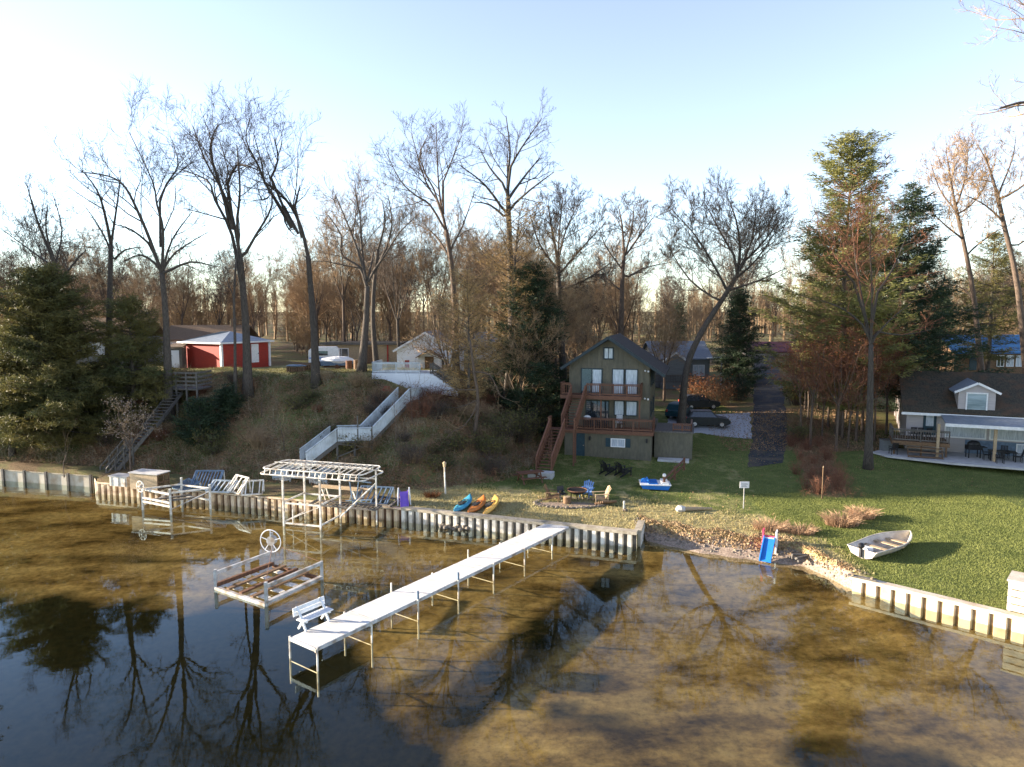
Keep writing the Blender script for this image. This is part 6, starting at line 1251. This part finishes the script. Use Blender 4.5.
# toddler slide by the wall
p = gpt(404, 504); o = thing('toy_slide', 'small purple toy slide between two white side panels by the seawall', 'toy slide', p, .2)
for s in (-1, 1): part('side_panel', M_whiteplastic, o, lambda b: b.prism([(s*.36, -.35, 0), (s*.36, .45, 0), (s*.30, .12, 1.05), (s*.30, -.02, 1.05)], (s*.08, 0, 0)))
part('chute', mat('purple_plastic', (.22, .12, .5), (.17, .09, .4), scale=3, rough=.4), o, lambda b: [b.prism([(-.22, -.9, .05), (.22, -.9, .05), (.22, .1, .75), (-.22, .1, .75)], (0, 0, .04)), b.prism([(-.26, -.9, .05), (-.22, -.9, .05), (-.22, .1, .75), (-.26, .1, .75)], (0, 0, .14)), b.prism([(.22, -.9, .05), (.26, -.9, .05), (.26, .1, .75), (.22, .1, .75)], (0, 0, .14))]); part('step', M_red, o, lambda b: [b.bx(-.28, .28, .12, .3, z, z+.06) for z in (.25, .5)])
# kayaks
def kayak(lab, px, py, m, L, wd, rz, roll):
    p = gpt(px, py); o = thing('kayak', lab, 'kayak', p + np.array([0, 0, .17]), rz); o.rotation_euler = (0.10, roll, rz)
    def hull(b):
        n = 15; m_ = 12; vs = []
        for i in range(n):
            t = -1+2*i/(n-1); w = wd/2*max(.03, (1-abs(t)**2.3)); hh = .2*(1-.35*abs(t)**2); sh = .14*abs(t)**3
            for j in range(m_): a = 2*PI*j/m_; vs.append((w*math.cos(a), t*L/2, sh + hh*math.sin(a)*(.55 if math.sin(a) > 0 else 1)))
        b.add(vs, [[i*m_+j, i*m_+(j+1) % m_, (i+1)*m_+(j+1) % m_, (i+1)*m_+j] for i in range(n-1) for j in range(m_)] + [list(range(m_))[::-1], [(n-1)*m_+j for j in range(m_)]])
    part('hull', m, o, hull, smooth=True)
    part('cockpit_rim', M_blackplastic, o, lambda b: b.tube([(wd*.27*math.cos(a), .05+L*.17*math.sin(a), .125+.02*abs(math.sin(a))) for a in np.linspace(0, 2*PI, 20)], .025, 6)); part('cockpit', M_blackplastic, o, lambda b: b.sphere((0, .05, .09), (wd*.25, L*.155, .045), 14, 6)); part('seat', M_greywood, o, lambda b: b.bx(-wd*.17, wd*.17, -.32, -.27, .1, .3)); return o
M_kblue = mat('turquoise_kayak_plastic', (.06, .3, .42), (.04, .22, .33), scale=3, rough=.35); M_korange = mat('orange_kayak_plastic', (.62, .22, .05), (.5, .16, .04), scale=3, rough=.35); M_kyellow = mat('amber_kayak_plastic', (.72, .42, .1), (.62, .34, .08), scale=3, rough=.35)
kayak('turquoise kayak, leftmost of the three on the grass above the seawall', 463, 507, M_kblue, 2.9, .92, R(-18), R(-12)); kayak('orange kayak lying between the turquoise and the amber one', 477, 508, M_korange, 2.9, .9, R(-18), R(-10)); kayak('larger amber kayak tilted on its side, rightmost of the three', 491, 508.5, M_kyellow, 3.2, 1.05, R(-14), R(-30))
# white post with lantern
p = gpt(445.5, 494); o = thing('lantern_post', 'slim white post topped by a small lantern at the bluff foot', 'lamp post', p); part('post', M_white, o, lambda b: b.tube([(0, 0, -.2), (-.05, 0, 1.85)], [.06, .05], 8)); part('lantern', M_tanwood, o, lambda b: [b.tube([(-.05, 0, 1.85), (-.05, 0, 2.1)], [.1, .14], 6), b.tube([(-.05, 0, 2.1), (-.05, 0, 2.22)], [.17, .03], 6)])
# rock pile with stone steps at the wall
p = G(455, 527, 0); o = thing('rock_pile', 'pile of dark stones stepping down into the water in front of the seawall', 'rocks', p)
b = MB(); rr = np.random.default_rng(3)
for i in range(60): b.sphere((rr.uniform(-1, .9), rr.uniform(-.6, .7), rr.uniform(-.35, .1)+.12*(rr.uniform()>.5)), rr.uniform(.09, .2, 3), 7, 5, .2)
b.build('stones', M_stone, o); part('step', M_greywood, o, lambda b: [b.bx(-.75, .75, .35+i*.22, .6+i*.22, .3+i*.2, .36+i*.2) for i in range(3)] + [b.beam((x, .4, .1), (x, 1.0, .85), .05, .12) for x in (-.78, .78)])
# picnic table
p = gpt(530, 482, 1); o = thing('picnic_table', 'red-brown picnic table at the edge of the hillside brush', 'picnic table', p, R(22))
part('tabletop', M_cedar, o, lambda b: [b.bx(-.95, .95, -.38+i*.155, -.24+i*.155, .72, .76) for i in range(5)])
for s in (-1, 1): part('bench_seat', M_cedar, o, lambda b: [b.bx(-.95, .95, s*.72-.14, s*.72-.01, .42, .46), b.bx(-.95, .95, s*.72+.01, s*.72+.14, .42, .46)])
for x in (-.7, .7): part('leg', M_cedar, o, lambda b: [b.beam((x, -.62, 0), (x, -.2, .72), .09, .05), b.beam((x, .62, 0), (x, .2, .72), .09, .05), b.beam((x, -.8, .39), (x, .8, .39), .05, .09)])
# adirondack chairs
def adirondack(lab, p, rz, m, s=1.0):
    o = thing('adirondack_chair', lab, 'chair', p, rz); S = s
    part('seat', m, o, lambda b: [b.beam((-.28*S, y*S, (.38-.14*(y+.3)/.65)*S), (.28*S, y*S, (.38-.14*(y+.3)/.65)*S), .09*S, .025) for y in (-.3, -.19, -.08, .03, .14, .25)])
    part('backrest', m, o, lambda b: [b.beam((x*S, .25*S, .22*S), (x*1.35*S, .62*S, (1.02-abs(x)*.5)*S), .095*S, .022) for x in (-.22, -.11, 0, .11, .22)] + [b.beam((-.28*S, .47*S, .68*S), (.28*S, .47*S, .68*S), .04, .06)])
    for x in (-1, 1):
        part('armrest', m, o, lambda b: b.beam((x*.36*S, -.42*S, .56*S), (x*.36*S, .5*S, .56*S), .13*S, .025)); part('leg', m, o, lambda b: b.beam((x*.31*S, -.34*S, 0), (x*.31*S, -.34*S, .56*S), .03, .1)); part('leg', m, o, lambda b: [b.beam((x*.29*S, -.35*S, .36*S), (x*.29*S, .62*S, .03*S), .03, .12), b.beam((x*.33*S, .42*S, .1*S), (x*.33*S, .42*S, .56*S), .03, .07)])
    return o
adirondack('black lounge chair, left of the pair on the grass before the olive house', gpt(609, 474, 1.1), R(125), M_blackplastic, 1.1); adirondack('black lounge chair, right of the pair on the grass before the olive house', gpt(624, 475.5, 1.1), R(125), M_blackplastic, 1.1)
# fire pit
pc = gpt(577, 499); o = thing('fire_table', 'round black fire bowl on a stand in the sandy circle', 'fire bowl', pc); part('bowl', M_blackplastic, o, lambda b: [b.tube([(0, 0, .35), (0, 0, .5), (0, 0, .62)], [.3, .55, .62], 18)]); part('rim', M_rust, o, lambda b: b.torus((0, 0, .62), .64, .04, (0, 0, 1), 20, 6)); [part('leg', M_blackplastic, o, lambda b: b.beam((math.cos(a)*.45, math.sin(a)*.45, 0), (math.cos(a)*.35, math.sin(a)*.35, .45), .06)) for a in (0, 1.57, 3.14, 4.71)]
adirondack('weathered wood armchair left of the fire bowl', gpt(554, 500), R(75), M_brownwood); adirondack('blue armchair behind the fire bowl', gpt(586, 497), R(-25), mat('faded_blue_plastic', (.1, .2, .42), (.07, .15, .33), scale=3, rough=.5)); adirondack('pale wood armchair right of the fire bowl, facing left', gpt(600, 502), R(-80), M_tanwood, 1.05)
o = thing('log_stool', 'cut log stool standing in front of the fire bowl', 'log', gpt(567, 503)); part('log', M_brownwood, o, lambda b: b.tube([(0, 0, 0), (0, 0, .42)], [.26, .24], 12)); part('cut_face', M_tanwood, o, lambda b: b.tube([(0, 0, .421), (0, 0, .435)], .22, 12))
o = thing('camp_chair', 'small dark folding chair between the wood armchair and the fire bowl', 'chair', gpt(563, 500), R(30)); part('seat', M_blackplastic, o, lambda b: b.bx(-.25, .25, -.25, .25, .4, .43)); part('backrest', M_blackplastic, o, lambda b: b.prism([(-.25, .25, .45), (.25, .25, .45), (.25, .35, .85), (-.25, .35, .85)], (0, .03, 0))); [part('leg', M_aluminium, o, lambda b: b.beam((s*.22, -.22, 0), (s*.22, .25, .5), .03)) for s in (-1, 1)]; [part('leg', M_aluminium, o, lambda b: b.beam((s*.24, .25, 0), (s*.24, -.2, .42), .03)) for s in (-1, 1)]
b = MB(); 
for k in range(5): b.tube([(-.5+.1*k, -.1*k, .1+.05*k), (.5+.08*k, .2-.1*k, .09+.05*k)], .075, 8)
o = thing('firewood', 'few split logs lying right of the fire bowl', 'firewood', gpt(603, 505)); b.build('logs', M_brownwood, o)
b = MB(); 
for k in range(44): a = 2*PI*k/44; b.sphere((math.cos(a)*2.3, math.sin(a)*1.15, .03), (.2, .13, random.uniform(.07, .12)), 6, 5, .15)
o = thing('stone_ring', 'low ring of flat stones around the sandy fire circle', 'stones', gpt(571, 503.5)); b.build('edging', M_stone, o)
# white stake, log and stones on the shore lawn
o = thing('white_stake', 'short white stake with a stone at its foot on the straw grass', 'stake', gpt(624, 510.5)); part('stake', M_white, o, lambda b: b.beam((0, 0, -.2), (0, 0, .6), .1)); part('stone', M_stone, o, lambda b: b.sphere((.05, -.1, .05), (.18, .15, .12), 8, 6, .15))
o = thing('drift_log', 'pale driftwood log with a chunk at its end on the shore lawn', 'log', gpt(692, 511), .1); part('log', M_tanwood, o, lambda b: b.tube([(-.5, 0, .14), (.3, .05, .12), (1.3, .1, .1)], [.15, .12, .07], 9)); part('chunk', M_concrete, o, lambda b: b.sphere((-.75, -.05, .16), (.34, .25, .24), 8, 6, .15))
# paddle boat
p = gpt(655, 488, 1.0); o = thing('paddle_boat', 'blue and white pedal boat resting on the grass before the olive house', 'pedal boat', p, R(-6)); o.scale = (.85, .85, .8)
def pbh(b):
    for s in (-1, 1): b.prism([(-1.05, s*.58-.26, .12), (-1.2, s*.58-.26, .42), (1.15, s*.58-.26, .42), (.95, s*.58-.26, .05)], (0, .52, 0))
    b.bx(-1.15, 1.1, -.3, .3, .3, .44)
part('hull', M_blueplastic, o, pbh); part('deck', M_whiteplastic, o, lambda b: [b.bx(-1.24, 1.19, -.88, .88, .425, .5), b.bx(.45, 1.0, -.75, .75, .5, .66)])
for s in (-1, 1): part('seat', M_blueplastic, o, lambda b: [b.bx(-.5, .15, s*.42-.3, s*.42+.3, .503, .6), b.prism([(-.55, s*.42-.3, .5), (-.4, s*.42-.3, .5), (-.58, s*.42-.3, .8), (-.7, s*.42-.3, .77)], (0, .6, 0))])
part('paddle_housing', M_blueplastic, o, lambda b: b.tube([(-.85, -.22, .52), (-.85, .22, .52)], .3, 14))
o = thing('wooden_rail', 'reddish timber rail sloping down the grass beside the pedal boat', 'rail', (0, 0, 0)); r0 = gpt(664, 490); r1 = gpt(684, 470)
part('rail', M_cedar, o, lambda b: [b.beam(r0+[0, 0, .75], r1+[0, 0, .8], .1, .12), b.beam(r0+[0, 0, .35], r1+[0, 0, .4], .06, .12)]); [part('post', M_cedar, o, lambda b: b.beam(lerp(r0, r1, t)-[0, 0, .3], lerp(r0, r1, t)+[0, 0, .95], .14)) for t in (0, .5, 1)]; part('ball_cap', M_whiteplastic, o, lambda b: b.sphere(r0+[0, 0, 1.02], .13))
# sign
p = gpt(743.5, 508.5); o = thing('sign', 'blank white sign on a thin post near the beach', 'sign', p); zt = D(743, 481.5, p[1])[2]-p[2]; part('post', M_aluminium, o, lambda b: b.beam((0, 0, -.3), (0, 0, zt-.1), .05)); part('board', M_whiteplastic, o, lambda b: b.bx(-.29, .29, -.055, -.027, zt-.4, zt)); part('lettering', M_greysiding, o, lambda b: [b.bx(-.2, -.2+w_, -.062, -.056, zt-z, zt-z+.022) for z, w_ in ((.12, .38), (.19, .4), (.26, .3), (.32, .36))])
o = thing('stake', 'thin brown stake standing in the red bare shrubs', 'stake', gpt(822, 499)); part('stake', M_brownwood, o, lambda b: b.beam((0, 0, -.2), (0, 0, 2.1), .06)); part('tip', M_tanwood, o, lambda b: b.tube([(0, 0, 2.1), (0, 0, 2.2)], [.04, .01], 5))
# big plastic slide on the beach
p = G(768, 556, .12); o = thing('play_slide', 'blue plastic play slide with red sides running into the water at the beach', 'slide', p, R(-30))
M_pink = mat('red_pink_plastic', (.6, .07, .13), (.5, .05, .1), scale=3, rough=.4)
part('chute', M_blueplastic, o, lambda b: [b.prism([(-.24, -.85, -.05), (.24, -.85, -.05), (.24, .2, .85), (-.24, .2, .85)], (0, 0, .05))] + [b.prism([(s*.27-.03, -.88, -.05), (s*.27+.03, -.88, -.05), (s*.27+.03, .2, .85), (s*.27-.03, .2, .85)], (0, 0, .17)) for s in (-1, 1)])
for s in (-1, 1): part('side_panel', M_pink if s < 0 else M_whiteplastic, o, lambda b: b.prism([(s*.3, .15, -.15), (s*.3, .85, -.15), (s*.3, .5, 1.35), (s*.3, .2, 1.3)], (s*.07, 0, 0)))
part('ladder', M_pink, o, lambda b: [b.bx(-.29, .29, .6-.1*i, .72-.1*i, .1+.28*i, .16+.28*i) for i in range(4)]); part('platform', M_whiteplastic, o, lambda b: b.bx(-.29, .29, .2, .5, .86, .93))
# boat
st_, bw_ = G(863, 556, .75), G(908, 538, .95); bv = bw_-st_; BL = np.linalg.norm(bv[:2])+.3; p = (st_+bw_)/2; p[2] = tz(p[0], p[1])
o = thing('rowing_boat', 'pale aluminium rowing boat with an outboard motor beached on the right lawn', 'boat', (p[0], p[1], p[2]-.02), math.atan2(bv[1], bv[0]))
def bhull(b, ins=0.0, z_in=0.0):
    n = 16; vs = []; m_ = 9
    for i in range(n):
        t = i/(n-1); x = -BL/2+BL*t; w = .86*min(1, .86+.3*t)*(1-max(0, (t-.45)/.55)**2.2)+.02; w = max(.03, w-ins); kz = z_in + .45*max(0, (t-.7)/.3)**2; g = .62+.22*t*t
        for j in range(m_): a = -1+2*j/(m_-1); zz = kz + (g-kz)*abs(a)**2.4; vs.append((x + (0.0 if t < .99 else 0), w*math.copysign(abs(a)**.75, a), zz))
    b.add(vs, [[i*m_+j, (i+1)*m_+j, (i+1)*m_+j+1, i*m_+j+1] for i in range(n-1) for j in range(m_-1)]); return vs
M_boat = mat('dull_cream_aluminium', (.55, .5, .42), (.4, .36, .3), scale=3, rough=.5, dirt=(.25, .2, .15))
o.scale = (1, 1, .78)
part('hull', M_boat, o, lambda b: (bhull(b), b.add([(-BL/2, w*s, z) for s, w, z in ((-1, .75, .62), (-1, .55, .2), (-1, .02, .0), (1, .55, .2), (1, .75, .62))], [[0, 1, 2, 3, 4]])), smooth=False)
part('inner_hull', M_boat, o, lambda b: bhull(b, .05, .06))
part('gunwale', M_boat, o, lambda b: [b.tube([(-BL/2+BL*t, s*(.86*min(1, .86+.3*t)*(1-max(0, (t-.45)/.55)**2.2)+.02), .63+.22*t*t) for t in np.linspace(0, 1, 16)], .035, 6) for s in (-1, 1)])
for x, w in ((-.9, .75), (.15, .8), (1.0, .6)): part('thwart', M_tanwood, o, lambda b: b.bx(x-.14, x+.14, -w, w, .42, .46))
mo = part('outboard_motor', M_blackplastic, o, lambda b: [b.sphere((-BL/2-.05, 0, .85), (.2, .15, .2), 10, 6), b.beam((-BL/2-.08, 0, .7), (-BL/2-.1, 0, .1), .1), b.beam((-BL/2+.1, 0, .85), (-BL/2+.5, .05, .88), .04)])
part('cooler', M_whiteplastic, o, lambda b: b.bx(-BL/2+.25, -BL/2+.6, -.25, .2, .3, .66))
# white slatted box at the right edge
p = G(1009, 611, .66); o = thing('slatted_bin', 'white slatted wooden bin standing at the right edge on the seawall', 'bin', (p[0]+.0, p[1]+.1, .66), math.atan2(dirG[1], dirG[0]))
part('slats', M_whitesheet, o, lambda b: [b.bx(0, 1.6, -.03, .0, .02+i*.31, .02+i*.31+.27) for i in range(4)] + [b.bx(-.03, .0, 0, 1.2, .02+i*.31, .02+i*.31+.27) for i in range(4)] + [b.bx(.001, 1.6, 1.2, 1.23, .02+i*.31, .29+i*.31) for i in range(4)]); part('post', M_whitesheet, o, lambda b: [b.bx(x, x+.09, y, y+.09, -.02, 1.25) for x in (.005, 1.5) for y in (.005, 1.1)]); part('lid', M_whitesheet, o, lambda b: b.bx(-.08, 1.65, -.08, 1.28, 1.253, 1.33))
# small things
o = thing('plank', 'grey plank bridging the corner of the beach and the right seawall', 'plank', G(862, 578, .72), math.atan2(dirG[1], dirG[0])+.15); part('board', M_greywood, o, lambda b: b.bx(-.6, .6, -.12, .12, .0, .06)); part('cleat', M_tanwood, o, lambda b: [b.bx(x-.04, x+.04, -.12, .12, .063, .1) for x in (-.4, .4)])
o = thing('driftwood', 'twisted drift branches lying on the narrow beach right of the slide', 'driftwood', G(810, 560, .25)); b = MB(); rr = np.random.default_rng(8)
for k in range(6): a = rr.uniform(-.5, .5); b.tube([(-.9*math.cos(a), -.9*math.sin(a), .05+.04*k), (0, .1, .1+.03*k), (.9*math.cos(a)+.2, .9*math.sin(a), .08)], [.06, .05, .02], 6)
b.build('branches', M_greywood, o)
